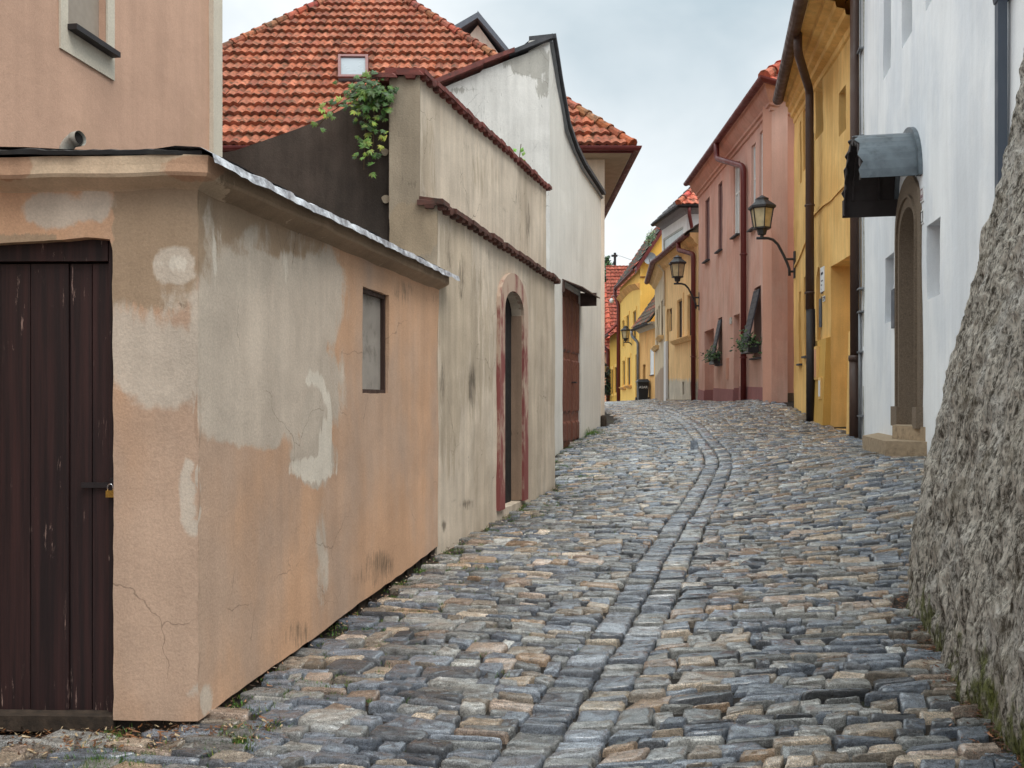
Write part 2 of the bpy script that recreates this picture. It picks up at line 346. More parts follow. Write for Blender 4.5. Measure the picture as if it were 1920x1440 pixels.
# old painted timber door
m = NM('old_door_paint')
gr = m.noise(26, 7, .65, (1,1,.03)); base = m.mix(m.mr(gr, .35, .7), C(30,18,20), C(58,34,33))
chip = m.mr(m.noise(44, 7, .75, (1,1,.12)), .60, .68); gate = m.mr(m.noise(2.5, 3, .6, (1,1,.6), off=(4,2,1)), .48, .62)
c = m.mix(m.math('MULTIPLY', chip, gate), base, C(170,140,130)); m.bump(m.noise(40, 6, .6, (1,1,.05)), .5, .004)
M['old_door'] = m.fin(c, .62)
# crumpled flashing
m = NM('crumpled_flashing'); m.bump(m.noise(9, 5, .6), .7, .03)
M['flash'] = m.fin(m.mix(m.mr(m.noise(8, 6, .7), .35, .65), C(120,118,124), C(214,216,222)), m.mr(m.noise(14,4), .3, .7, .3, .6), .3)
# stone setts
m = NM('cobble_stone')
a = m.attr('col'); sp = m.mr(m.noise(170, 3, .8), .3, .7, .42, 1.75); lay = m.mr(m.noise(15, 8, .7, (.8,2.2,1)), .3, .7, .62, 1.4)
c = m.mul(a, m.math('MULTIPLY', sp, lay))
c = m.mix(m.mr(m.noise(5, 7, .75), .56, .7, 0, .55), c, C(70,62,54))
b = m.bump(m.noise(13, 9, .72, (.9,2.4,1), .6), 1.0, .05); m.bump(m.noise(120, 4, .75), .6, .006, b)
M['cobble'] = m.fin(c, m.mr(m.noise(9, 6, .65), .35, .65, .13, .44), 0., .6)
m.b.inputs['Coat Weight'].default_value = 1.0; m.b.inputs['Coat Roughness'].default_value = .1; m.b.inputs['Coat IOR'].default_value = 1.5
m = NM('joint_earth')
c = m.mix(m.mr(m.noise(9, 6, .7), .4, .65), C(26,21,17), C(54,44,35)); c = m.mix(m.mr(m.noise(1.7, 6, .7, off=(2,5,0)), .58, .66, 0, .7), c, C(50,62,26))
m.bump(m.noise(60, 5, .7), .9, .02); M['earth'] = m.fin(c, .8)
# rough buttress render
m = NM('rough_render')
n1 = m.noise(16, 9, .72, (1,1,.42), .8); n2 = m.noise(2.4, 7, .65, (1,1,.6))
n3 = m.noise(48, 7, .78, (1,1,.5), .6); c = m.mix(m.mr(m.math('ADD', m.math('MULTIPLY', n1, .5), m.math('MULTIPLY', n3, .5)), .42, .57), C(82,75,66), C(240,232,220))
c = m.mix(m.mr(n2, .5, .62, 0, .7), c, m.mix(m.mr(n3, .4, .55), C(136,130,121), C(248,244,238)))
c = m.mix(m.mr(m.noise(2.1, 6, .7, off=(7,1,4)), .52, .66, 0, .5), c, C(132,122,102))
z = m.xyz()[2]; mo = m.math('ADD', m.mr(z, 1.0, -.1, 0, .36), m.math('SUBTRACT', m.noise(5, 8, .75, (1,1,.5), off=(1,8,2)), .5))
c = m.mix(m.mr(mo, .17, .28, 0, .85), c, m.mix(m.mr(n3, .4, .6), C(58,64,26), C(124,132,48)))
b = m.bump(m.noise(24, 10, .8, (1,1,.5), 1.2), 1.0, .06); m.bump(m.noise(100, 4, .8), .8, .012, b)
M['rough'] = m.fin(c, .95, spec=.15)
M['tile'] = attrmat('clay_tile', .8, .2, .22, 24, C(66,56,42), .8, .47, .6, .4)
M['old_tile'] = attrmat('mossy_tile', .8, .2, .2, 24, C(74,66,54), .8, .45, .6, .4)
M['leaf'] = attrmat('leaf', .5, .4, .12, 20, bump=.1)
M['bark'] = simple('bark', C(88,70,50), .9, 0, .2, 30, .8)

# ------------------------------------------------------------------ terrain
gp = []
for px, py, Y in [(372,1366,4),(0,1378,4),(822,1040,7.64),(600,1190,5.4),(1040,914,11.9),(1043,860,14.3),(1127,800,19),
                  (1110,1290,4.41),(1180,1180,5.35),(1230,1090,6.45),(1290,980,8.7),(1345,880,12.3),(1300,800,18.3),(1262,775,24),(1235,764,30),
                  (1650,859,11.6),(1600,845,13.5),(1612,822,16),(1535,790,19.3),(1489,764,22),(1447,754,23),(1390,752,27),(1310,751,33),(1228,749,46),(1165,757,62),(1145,760,66),
                  (1140,768,30),(1135,760,45),(1720,940,9.0)]:
    x, y = xy(px, Y); gp.append((x, y, HH(py, Y)))
for x, y, z in [(-3,2.5,0),(0,2.5,-.02),(2,2.5,0),(-6,4,.05),(2.07,3.75,-.01),(2.72,6.14,.07),(-2,1,0),(1.5,1,0),(9,24,1.5),(9,40,1.5),(-1,16,.5),(-1,30,1.0),(4,66,1.2),(8,12,.75)]: gp.append((x,y,z))
gp = np.array(gp); GS = np.array([1, .6])
def tps(r2): return np.where(r2 > 1e-12, r2*np.log(np.maximum(r2, 1e-12)), 0)
G = gp[:, :2]*GS; n = len(G)
A = tps(((G[:,None]-G[None])**2).sum(-1))+np.eye(n)*.05
Pm = np.hstack([np.ones((n,1)), G]); MM = np.block([[A, Pm],[Pm.T, np.zeros((3,3))]])
wts = np.linalg.solve(MM, np.concatenate([gp[:,2], np.zeros(3)]))
def ground(x, y):
    x = np.clip(np.asarray(x, float), -4, 8.5); y = np.clip(np.asarray(y, float), 1, 66)
    sh = x.shape; Q = np.stack([x.ravel(), y.ravel()], 1)*GS; out = np.empty(len(Q))
    for i in range(0, len(Q), 20000):
        q = Q[i:i+20000]; out[i:i+20000] = tps(((q[:,None]-G[None])**2).sum(-1))@wts[:n]+wts[n]+q@wts[n+1:]
    return out.reshape(sh)
def g1(x, y): return float(ground(np.array([x]), np.array([y]))[0])
xs = np.concatenate([[-400,-120,-40,-15,-8], np.arange(-5, 9.01, .2), [12,20,45,130,400]])
ys = np.concatenate([[-60,-20,-6,-2], np.arange(0, 30, .25), np.arange(30, 72, 1), [80,100,140,250,700,1500]])
XX, YY = np.meshgrid(xs, ys); ZZ = ground(XX, YY)-.012
mb = MB(); mb.v = np.stack([XX, YY, ZZ], -1).reshape(-1, 3).tolist(); nx = len(xs)
mb.f = [(j*nx+i, j*nx+i+1, (j+1)*nx+i+1, (j+1)*nx+i) for j in range(len(ys)-1) for i in range(nx-1)]
mk('ground', mb, M['earth'], kind='structure', smooth=True)

LB = [(3.93,-1.42),(7.64,-.60),(11.9,.58),(12.0,.6),(14.3,.62),(19,1.88),(19.3,2.2),(22,2.6),(32,3.0),(50,4),(70,4.2)]
RB = [(1,1.33),(3.75,2.05),(6.05,2.66),(6.5,3.1),(6.9,4.2),(8,4.5),(11.4,5.2),(16,6.18),(22,6.84),(23.2,6.6),(33,6.8),(39.5,6.7),(47,7.4),(64,7.5),(70,7.5)]
def lb(y): return np.where(y < 3.9, -4.6, np.interp(y, [a for a,b in LB], [b for a,b in LB]))
def rb(y): return np.interp(y, [a for a,b in RB], [b for a,b in RB])
CL = [(1,-.55),(3.45,.10),(4.41,.39),(5.35,.70),(6.45,1.02),(8.7,1.69),(10.5,2.25),(12.3,2.79),(13.6,3.08),(18.3,3.66),(24,4.2),(30,4.7),(45,5.3),(70,5.6)]
def cl(y): return np.interp(y, [a for a,b in CL], [b for a,b in CL])
def rown(u, r, k): return mn.noise(Vector((u*1.3, r*7.31, k)))*.06+mn.noise(Vector((u*4.5, r*3.7, k+9)))*.022
pal = [((108,114,124), .25), ((122,122,121), .25), ((82,84,89), .14), ((152,150,146), .12), ((128,117,105), .10), ((170,153,135), .08), ((150,131,117), .05), ((152,128,106), .03)]
pc = [p for p,_ in pal]; pw = np.array([q for _,q in pal]); pw = pw/pw.sum()
quads = []; cols = []
def emit(c4, base=None):
    cy = sum(p[1] for p in c4)/4; cx = sum(p[0] for p in c4)/4
    if cx < lb(cy)+.06 or cx > rb(cy)-.06: return
    k = base if base is not None else pc[rng.choice(len(pc), p=pw)]
    j = rng.normal(0, 15); kk = [max(30, q+j) for q in k]
    quads.append(c4); cols.append([lin(q)*1.3 for q in kk])
for side in (-1, 1):
    y = 1.8; r = 0; slope = .24 if side < 0 else .14
    while y < 68:
        hgt = rng.uniform(.055, .095) if rng.random() < .7 else rng.uniform(.095, .15)
        if y > 22: hgt *= 1.35
        if side > 0: hgt *= .95
        u = .205; umax = 5.2
        while u < umax:
            wd = min(.36, max(.08, rng.lognormal(math.log(.175), .38)))*(1.25 if y > 22 else 1)
            if hgt > .15: wd *= 1.08
            ua, ub = u, u+wd
            if u < .21: ua = .203
            def pos(uu, e, rr):   # e: offset within row
                yy = y+e+slope*uu+rown(uu*side, rr, side)
                return [cl(yy)+side*uu, yy]
            sl_ = rng.normal(0, .022)
            p = [pos(ua, 0, r), pos(ub, 0, r), pos(ub+sl_, hgt, r+1), pos(ua+sl_, hgt, r+1)]
            if side < 0: p = [p[1], p[0], p[3], p[2]]
            if hgt > .115 and wd > .13 and rng.random() < .4 or hgt > .19:   # two thin stones
                f = rng.uniform(.38, .62); f2 = f+rng.normal(0, .09)
                ml = [p[0][0]*(1-f)+p[3][0]*f, p[0][1]*(1-f)+p[3][1]*f]; mr_ = [p[1][0]*(1-f2)+p[2][0]*f2, p[1][1]*(1-f2)+p[2][1]*f2]
                emit([p[0], p[1], mr_, ml]); emit([ml, mr_, p[2], p[3]])
            else: emit(p)
            u += wd
        y += hgt; r += 1
for sd_ in (-1, 1):     # the two courses of the drain line
    y = 1.8; r = 0
    while y < 68:
        hgt = rng.uniform(.07, .16)
        def pos(uu, e): yy = y+e+.1*abs(uu); return [cl(yy)+uu+mn.noise(Vector((yy*.9, uu, 2)))*.03, yy]
        a, b = (-.203, -.0) if sd_ < 0 else (.0, .203)
        p = [pos(a, 0), pos(b, 0), pos(b, hgt), pos(a, hgt)]
        t_ = random.choice([(116,121,130),(104,110,120),(134,133,130),(122,122,121),(92,95,102),(152,138,120) if rng.random() < .4 else (126,128,132)])
        emit(p, t_); y += hgt; r += 1
quads = np.array(quads); cols = np.array(cols); QN = len(quads)
yc = quads[:, :, 1].mean(1)
def stones(sel, nang, rings):
    Q = quads[sel]; Cc = cols[sel]; N = len(Q)
    rr = np.array([a for a, b in rings]); hh = np.array([b for a, b in rings])
    th = np.arange(nang)/nang*2*np.pi+np.pi/nang
    ex = 2/rng.uniform(4.5, 14, (N,1)); ct, st = np.cos(th)[None], np.sin(th)[None]
    sx = np.sign(ct)*np.abs(ct)**ex; sy = np.sign(st)*np.abs(st)**ex
    for k_ in (2, 3, 5):
        a_ = rng.normal(0, .035 if k_ < 5 else .022, (N,1)); ph = rng.uniform(0, 6.28, (N,1)); f_ = 1+a_*np.cos(k_*th[None]+ph)
        sx = sx*f_; sy = sy*f_
    w_ = np.linalg.norm(Q[:,1]-Q[:,0], axis=1); d_ = np.linalg.norm(Q[:,3]-Q[:,0], axis=1)
    gap = rng.uniform(.002, .010, N); kx = 1-2*gap/w_; ky = 1-2*gap/d_
    P = sx[:, None, :]*rr[None, :, None]*kx[:,None,None]; T = sy[:, None, :]*rr[None, :, None]*ky[:,None,None]
    p = (P+1)/2; q = (T+1)/2
    XY = [Q[:,0,i][:,None,None]*(1-p)*(1-q)+Q[:,1,i][:,None,None]*p*(1-q)+Q[:,2,i][:,None,None]*p*q+Q[:,3,i][:,None,None]*(1-p)*q for i in (0,1)]
    X, Y_ = XY
    Hs = rng.uniform(.034, .050, N)[:,None,None]
    Z = ground(X, Y_)+Hs*hh[None,:,None]-.016+rng.normal(0, .0045, N)[:,None,None]
    Z += (P*rng.normal(0,.0045,(N,1,1))+T*rng.normal(-.002,.0065,(N,1,1)))*(hh[None,:,None] > .3)
    Z += rng.normal(0, .0022, Z.shape)*(hh[None,:,None] > .3)
    V = np.stack([X, Y_, Z], -1).reshape(N, -1, 3); nr = len(rings); nv = nr*nang+1
    cz = V[:, :nang].mean(1, keepdims=True)+np.array([0,0,.002]); V = np.concatenate([V, cz], 1)
    fs = []
    for i in range(nr-1):
        for k in range(nang): fs.append((i*nang+k, (i+1)*nang+k, (i+1)*nang+(k+1)%nang, i*nang+(k+1)%nang))
    tri = [(nv-1, k, (k+1)%nang) for k in range(nang)]
    return V.reshape(-1,3), [fs, tri], nv, N, np.repeat(Cc, nv, 0)
mb = MB(); VV = []; FF = []; CC = []; base = 0
for lo, hi, na, rg in [(0, 9, 20, [(.35,1.0),(.65,1.0),(.86,.98),(.94,.9),(.985,.62),(1.0,-.5)]), (9, 18, 12, [(.55,1),(.88,.95),(.97,.65),(1.,-.5)]), (18, 80, 8, [(.75,1),(.96,.6),(1.,-.5)])]:
    sel = (yc >= lo) & (yc < hi)
    V, (fs, tri), nv, N, cc_ = stones(sel, na, rg)
    offs = (np.arange(N)*nv+base)
    f4 = (np.array(fs)[None]+offs[:,None,None]).reshape(-1,4); f3 = (np.array(tri)[None]+offs[:,None,None]).reshape(-1,3)
    FF += [tuple(t) for t in f4.tolist()]+[tuple(t) for t in f3.tolist()]
    VV.append(V); CC.append(cc_); base += len(V)
mb.v = np.concatenate(VV); mb.f = FF; c_ = np.concatenate(CC); mb.col = np.concatenate([c_, np.ones((len(c_),1))], 1)
mk('cobblestone_street', mb, M['cobble'], kind='structure', smooth=True)
print('stones', QN, 'verts', len(mb.v))

# ------------------------------------------------------------------ tiled roofs and other shared builders
def tile_roof(name, O, U, V, vlen, urange, tw, rowl, palette, mat, parent, amp=.03, step=.035, sub=5, jit=.0):
    """O eave origin, U along the eave, V up the slope (unit vectors); urange(v)->(u0,u1)"""
    O, U, V = Vector(O), Vector(U).normalized(), Vector(V).normalized(); Nn = U.cross(V).normalized()
    if Nn.z < 0: Nn = -Nn
    mb = MB(); v = 0; r = 0; P_ = []
    for vv in np.linspace(0, vlen, 12):
        ua, ub = urange(vv); P_ += [O+U*ua+V*vv-Nn*.03, O+U*max(ua, ub)+V*vv-Nn*.03]
    mb.add(P_, [(2*i, 2*i+1, 2*i+3, 2*i+2) for i in range(11)]); mb.col = [(.03,.022,.018,1)]*len(mb.v)
    while v < vlen-.02:
        v1 = min(vlen, v+rowl*1.06); ua, ub = urange(v+rowl*.5)
        i0, i1 = int(math.floor(ua/tw)), int(math.ceil(ub/tw))
        for i in range(i0, i1):
            c = random.choice(palette); k_ = random.uniform(.82, 1.12); c = [lin(q)*k_ for q in c]
            lift = step*random.uniform(.85, 1.2); sh_ = random.uniform(-jit, jit)
            vs = []
            for k in range(sub+1):
                u = (i+k/sub)*tw; uu = min(max(u, ua), ub)
                pr = amp*(.5-.5*math.cos(2*math.pi*k/sub))**.8
                for (vv, ll) in ((v-.01+sh_, lift*.2), (v+sh_, lift+.0), (v1, .004)):
                    vs.append(O+U*uu+V*vv+Nn*(pr+ll))
            b = len(mb.v); mb.v += [tuple(q) for q in vs]; mb.col += [(*c, 1)]*len(vs)
            for k in range(sub):
                a = b+k*3
                if (Vector(mb.v[a+3])-Vector(mb.v[a])).length < 1e-4: continue
                mb.f += [(a, a+3, a+4, a+1), (a+1, a+4, a+5, a+2)]
        v += rowl; r += 1
    return mk(name, mb, mat, parent)
def ridge_caps(name, a, b, r, ln, palette, mat, parent):
    a, b = Vector(a), Vector(b); L = (b-a).length; n_ = max(1, int(L/ln)); t = (b-a).normalized(); mb = MB(); mb.col = []
    for i in range(n_):
        p0 = a+t*(L*i/n_); p1 = a+t*(L*(i+1)/n_+.03); c = [lin(q)*random.uniform(.75,1.1) for q in random.choice(palette)]
        k0 = len(mb.v)
        mb.tube([p0, p0+t*.06, p0+t*.07, p1], [r*1.16, r*1.16, r, r*.88], 10)
        mb.col += [(*c,1)]*(len(mb.v)-k0)
    return mk(name, mb, mat, parent, smooth=False)
RED = [(170,98,72),(162,92,66),(178,108,82),(150,84,64),(168,102,78),(142,82,64),(158,96,74)]
def gutter(name, path, h, d, r, mat, parent):
    prof = [(d+r*math.cos(t), h+r*math.sin(t)) for t in [math.pi+i*math.pi/7 for i in range(8)]]
    prof += [(d+(r-.012)*math.cos(t), h+.006+(r-.012)*math.sin(t)) for t in [2*math.pi-i*math.pi/7 for i in range(8)]]
    return mk(name, MB().sweep(path, prof), mat, parent, smooth=False)
def downpipe(name, pts, r, mat, parent, rings=None, rm=None):
    mb = MB(); P = [Vector(p) for p in pts]; out = [P[0]]
    for i in range(1, len(P)-1):
        a, b, c = P[i-1], P[i], P[i+1]; q = min(.16, (b-a).length*.4, (c-b).length*.4)
        s_, e_ = b+(a-b).normalized()*q, b+(c-b).normalized()*q
        out += [s_.lerp(b, t).lerp(b.lerp(e_, t), t) for t in (0,.25,.5,.75,1)]
    out.append(P[-1]); mb.tube(out, r, 12); o = mk(name, mb, mat, parent, smooth=True)
    if rings:
        for z in rings:
            mk('pipe_bracket', MB().lathe([(r*1.2,-.02),(r*1.28,0),(r*1.2,.02)], (P[-1].x, P[-1].y, z), 12), rm or mat, o)
    return o
def window(F, q, depth, parent, fm='wood_frame', pm='glass', name='window', mull=1, trans=None, sill=None, fw=.05, sillout=.06):
    s0, h0 = q[0]; s1, h1 = q[2]
    mb = MB(); a, b = -depth, -depth+.05
    for r_ in [(s0,s1,h0,h0+fw),(s0,s1,h1-fw,h1),(s0,s0+fw,h0+fw,h1-fw),(s1-fw,s1,h0+fw,h1-fw)]: mb.fbox(F, *r_, a, b)
    for i in range(mull):
        sm = s0+(s1-s0)*(i+1)/(mull+1); mb.fbox(F, sm-fw*.4, sm+fw*.4, h0+fw, h1-fw, a+.005, b+.004)
    if trans: hm = h0+(h1-h0)*trans; mb.fbox(F, s0+fw, s1-fw, hm-fw*.4, hm+fw*.4, a+.008, b-.003)
    o = mk(name, mb, M[fm], parent)
    mk('pane', MB().fbox(F, s0+fw*.5, s1-fw*.5, h0+fw*.5, h1-fw*.5, a+.012, a+.022), M[pm], o)
    if sill: mk('sill', MB().fbox(F, s0-.05, s1+.05, h0-.045, h0-.003, -depth+.06, sillout), M[sill], o)
    return o
def blob(px, py, cx, cy, rx, ry, s=1.0):
    d = ((px-cx)/rx)**2+((py-cy)/ry)**2
    return s*max(0., 1.15-.65*d) if d < 1.77 else 0.
def blobs(px, py, L): return min(1.1, max([0.]+[blob(px, py, *b) for b in L]))
def inpoly_soft(v, a, b): t = min(1, max(0, (v-a)/(b-a))); return t*t*(3-2*t)

# ================================================================== LEFT SIDE
# ---- peach shed in the foreground
CX, CY = xy(372, 4.0); BX, BY = xy(822, 7.62)
SF = Face(xy(-330, 4.04), (CX, CY)); SS = Face((CX, CY), (BX, BY))
shed = thing('shed', 'low peach plastered shed with patchy walls and a dark plank door, nearest on the left', 'shed', (CX-1, 4.6, 0))
def shed_mask(px, py):
    side = px > 371
    if side:
        r = blobs(px, py, [(430,640,110,150),(520,560,120,130),(560,720,90,110),(470,780,110,60),(585,860,45,50,1.05),(600,700,30,35,1.05),(400,430,18,60),(615,560,30,110,.85),(560,430,30,70,.6),(385,1310,14,34,.9),(604,1050,14,120,.62),(350,950,60,40,.4)])
        g_ = 1.2*(1-inpoly_soft(py, 440, 620))*(1-inpoly_soft(px, 560, 660)); g_ = max(g_, blobs(px, py, [(592,800,26,70,1.0),(480,440,110,110,1.0),(380,600,10,80,.8)]))
        if g_ > .75 and py < 480: r = min(r, .45)
        b = blobs(px, py, [(560,1190,34,34,.8),(712,1060,36,34,.95),(690,1085,60,20,.7),(520,1210,40,30,.6),(756,545,22,32,.8),(668,520,14,30,.55),(800,540,18,22,.6),(812,560,30,15,.6)])
        b = max(b, .4*inpoly_soft(py+ (px-372)*.72, 1290, 1360))
    else:
        r = blobs(px, py, [(330,500,45,36,1.05),(300,680,110,85,.95),(240,640,70,90,.8),(362,930,26,80,1.0),(330,560,40,50,.6),(366,1310,14,40,.9),(100,395,60,36,1.0),(180,380,40,40,.9)])
        g_ = (1.0 if py < 600 else 0)*(1-inpoly_soft(py, 520, 640)); r = max(r, 0); b = blobs(px, py, [(215,1340,30,14,.6),(330,1345,60,10,.6),(200,470,20,30,.5)])
        if px < 210 and py < 450: g_ = .2
    al = 0.
    if side:
        t_ = math.atan2(-(py-800), px-585); rad = math.hypot((px-585)/34, (py-800)/92)
        al = max(0, 1-abs(rad-1)*3.2)*(.95 if px > 575 else .35); al = max(al, blobs(px, py, [(585,880,44,26,.95),(610,840,12,60,.8),(404,470,7,80,.7),(470,470,10,50,.45),(535,500,10,50,.45)]))
    else: al = blobs(px, py, [(330,495,42,22,.62),(367,1320,10,36,.8)])
    return (r, g_, b, al)
zt = HH(336, 4.0)+.02
doorq = [SF.sh(-60, 1353), SF.sh(212, 1353), SF.sh(212, 470), SF.sh(207, 449), SF.sh(180, 446), SF.sh(0, 456), SF.sh(-60, 458)]
ds0, dh0 = doorq[0]; ds1 = doorq[1][0]
hb_ = HH(1352, 4.0)
def sslope(s): return hb_+ (HH(1024, 7.62)-hb_)*s/SS.L
slab('front_wall', SF, [(0,hb_),(ds0,hb_),(ds0+.0,dh0),(ds1,dh0),(ds1,hb_+.002),(SF.L,hb_),(SF.L,zt),(0,zt)] if False else [(0,hb_),(SF.L,hb_),(SF.L,zt),(0,zt)], [[(a,max(b,hb_+.003)) for a,b in doorq]], M['shed'], shed, thick=.28, step=.05, amp=.006, rec=.16, mask=shed_mask, jit=.008)
# side wall with its small window
wq = [SS.sh(680,738), SS.sh(727,740), SS.sh(729,553), SS.sh(680,537)]
s0_, s1_ = wq[0][0], wq[2][0]; wq = [(s0_,wq[0][1]),(s1_,wq[0][1]+.005),(s1_,wq[3][1]),(s0_,wq[3][1]+.0)]
slab('side_wall', SS, [(0.0,hb_),(SS.L,sslope(SS.L)),(SS.L,zt),(0.0,zt)], [wq], M['shed'], shed, thick=.28, step=.05, amp=.008, rec=.26, mask=shed_mask, jit=.006)
wn_ = window(SS, wq, .075, shed, mull=0, fw=.03, pm='dusty_board')
mk('footing', MB().fbox(SF, .02, SF.L-.03, -.6, hb_+.01, -.3, -.035).fbox(SS, .02, SS.L, -.6, HH(1150,5.7)-.01 if False else hb_+.01, -.3, -.035), M['footing'], shed)
mb = MB()
for i in range(30):
    a, b = SS.L*i/30, SS.L*(i+1)/30; mb.fbox(SS, a, b+.002, -.6, sslope(a)+.02, -.25, -.04-.015*math.sin(i*2.3))
mk('footing', mb, M['footing'], shed)
# plank door
door = None
planks = [-60, -20, 40, 114, 157, 190]
mb = MB()
for i in range(5):
    a = SF.sh(planks[i], 500)[0]+.003; b = SF.sh(planks[i+1], 500)[0]-.003
    mb.fbox(SF, a, b, SF.sh(100,1350)[1]-.01, SF.sh(100,490)[1], -.11, -.075+random.uniform(-.004,.003))
door = mk('door', mb, M['old_door'], shed)
mk('door_frame', MB().fbox(SF, SF.sh(193,500)[0], ds1+.03, dh0, SF.sh(100,450)[1]+.02, -.17, -.055).fbox(SF, ds0-.02, SF.sh(193,500)[0]-.002, SF.sh(100,488)[1]+.004, SF.sh(100,448)[1]+.02, -.17, -.05), M['old_door'], shed)
mk('threshold', MB().fbox(SF, ds0-.02, ds1+.0, hb_-.05, hb_+.018, -.17, .006), M['footing'], shed)
mk('hasp', MB().fbox(SF, SF.sh(140,911)[0], SF.sh(204,911)[0], SF.sh(140,917)[1], SF.sh(140,907)[1], -.068, -.058).fbox(SF, SF.sh(197,911)[0], SF.sh(212,911)[0], SF.sh(140,926)[1], SF.sh(140,898)[1], -.052,-.044), M['black_pipe'], door)
# padlock hanging on the hasp
pl = SF.pt(*SF.sh(200, 934), -.035); padl = thing('padlock', 'small brass padlock with a steel shackle hanging on the shed door hasp', 'padlock', pl)
mk('lock_body', MB().box(pl.x-.018, pl.x+.018, pl.y-.007, pl.y+.007, pl.z, pl.z+.03), M['brass'], padl)
mk('shackle', MB().tube([(pl.x-.012,pl.y,pl.z+.028),(pl.x-.012,pl.y,pl.z+.045)]+[(pl.x-.012*math.cos(t),pl.y,pl.z+.045+.014*math.sin(t)) for t in [i*math.pi/8 for i in range(1,8)]]+[(pl.x+.012,pl.y,pl.z+.045),(pl.x+.012,pl.y,pl.z+.028)], .0032, 8), M['chrome'], padl, smooth=True)
# cornice round the corner
zc = EYE+.93
def corn_mask(px, py):
    r = blobs(px, py, [(365,315,60,25,1.1),(20,310,40,30,1.0)]); g_ = inpoly_soft(px, 398, 430)*.8; b = blobs(px, py, [(640,395,30,18,.75),(560,370,40,14,.7),(800,500,30,25,.7),(760,470,40,14,.7),(500,360,60,12,.5)])
    return (r, g_, b)
path = []
for i in range(40): p = SF.pt(SF.L*i/40, 0); path.append((p.x, p.y))
for i in range(61): p = SS.pt(SS.L*i/60, 0); path.append((p.x, p.y))
mb = MB().sweep(path, [(-.02,zc-.02),(.012,zc),(.04,zc+.012),(.085,zc+.035),(.092,zc+.05),(.09,zc+.085),(.092,zc+.125),(-.05,zc+.125)])
mb.v = [(x+mn.noise(Vector((x*5,y*5,z*5)))*.012, y+mn.noise(Vector((x*5,y*5,z*5+9)))*.008, z+mn.noise(Vector((x*3,y*3,4)))*.012) for x,y,z in mb.v]
mb.mask = []
for v in mb.v: mb.mask.append((*corn_mask(960+v[0]/v[1]*FPX, HOR-(v[2]-EYE)/v[1]*FPX), 1))
mk('cornice', mb, M['shed_cornice'], shed)
# felt roof, felt edge, metal flashing
PU = Face(xy(-204, 4.0), xy(398, 7.0))
mb = MB(); nI, nJ = 50, 10
for j in range(nJ+1):
    for i in range(nI+1):
        s_ = SS.L*i/nI; a = SS.pt(s_, 0, .10); b = PU.pt(PU.L*i/nI*1.25, 0, .02); t = j/nJ
        x, y = a.x*(1-t)+b.x*t, a.y*(1-t)+b.y*t
        mb.v.append((x, y, zc+.14+.07*t+mn.noise(Vector((x*4,y*4,1)))*.012))
mb.f = [(j*(nI+1)+i, j*(nI+1)+i+1, (j+1)*(nI+1)+i+1, (j+1)*(nI+1)+i) for j in range(nJ) for i in range(nI)]
roof = mk('roof', mb, M['felt'], shed)
a0 = SF.pt(0, 0, .13); a1 = SF.pt(SF.L, 0, .13)
mb = MB(); n_ = 90
for i in range(n_+1):
    t = i/n_; x = a0.x+(a1.x+.05-a0.x)*t; y = a0.y; wv = mn.noise(Vector((x*6,0,3)))*.012+mn.noise(Vector((x*25,0,3)))*.004
    wy = mn.noise(Vector((x*9,2,3)))*.012
    for (dy, dz) in ((0+wy, .128+wv*.4), (-.004+wy, .146+wv), (.03, .158+wv), (1.0, .20)): mb.v.append((x, y+dy, zc+dz))
mb.f = [(i*4+k, (i+1)*4+k, (i+1)*4+k+1, i*4+k+1) for i in range(n_) for k in range(3)]
mk('felt_edge', mb, M['felt'], roof)
mb = MB(); n_ = 150
for i in range(n_+1):
    s_ = -.10+(SS.L+.28)*i/n_; wv = mn.noise(Vector((s_*2,0,8)))*.018+mn.noise(Vector((s_*6,1,8)))*.006
    for k, (d_, dz) in enumerate(((-.16,.155),(-.05,.162),(.06,.152),(.125,.125),(.14,.082))):
        w2 = mn.noise(Vector((s_*13,k*1.7,2)))*.007
        p = SS.pt(s_, zc+dz+wv+w2, d_+mn.noise(Vector((s_*7,k*.7,5)))*.014); mb.v.append(tuple(p))
mb.f = [(i*5+k, (i+1)*5+k, (i+1)*5+k+1, i*5+k+1) for i in range(n_) for k in range(4)]
mk('metal_flashing', mb, M['flash'], roof)
# vent elbow on the roof
v0 = W(122, 292, 4.5); mb = MB(); pts = [v0+Vector((0,0,-.12)), v0]+[v0+Vector((.075*(1-math.cos(t)), -.03*(1-math.cos(t)), .075*math.sin(t))) for t in [i*math.pi/14 for i in range(1,7)]]
pts.append(pts[-1]+Vector((.035,-.012,.004))); mb.tube(pts, [.032]*(len(pts)-3)+[.032,.037,.037], 16, caps=False)
vo = mk('vent_pipe', mb, M['pvc'], roof, smooth=True)
mk('vent_mouth', MB().tube([pts[-1]-Vector((.02,-.007,0)), pts[-1]-Vector((.018,-.006,0))], .031, 16), M['dark_in'], vo)

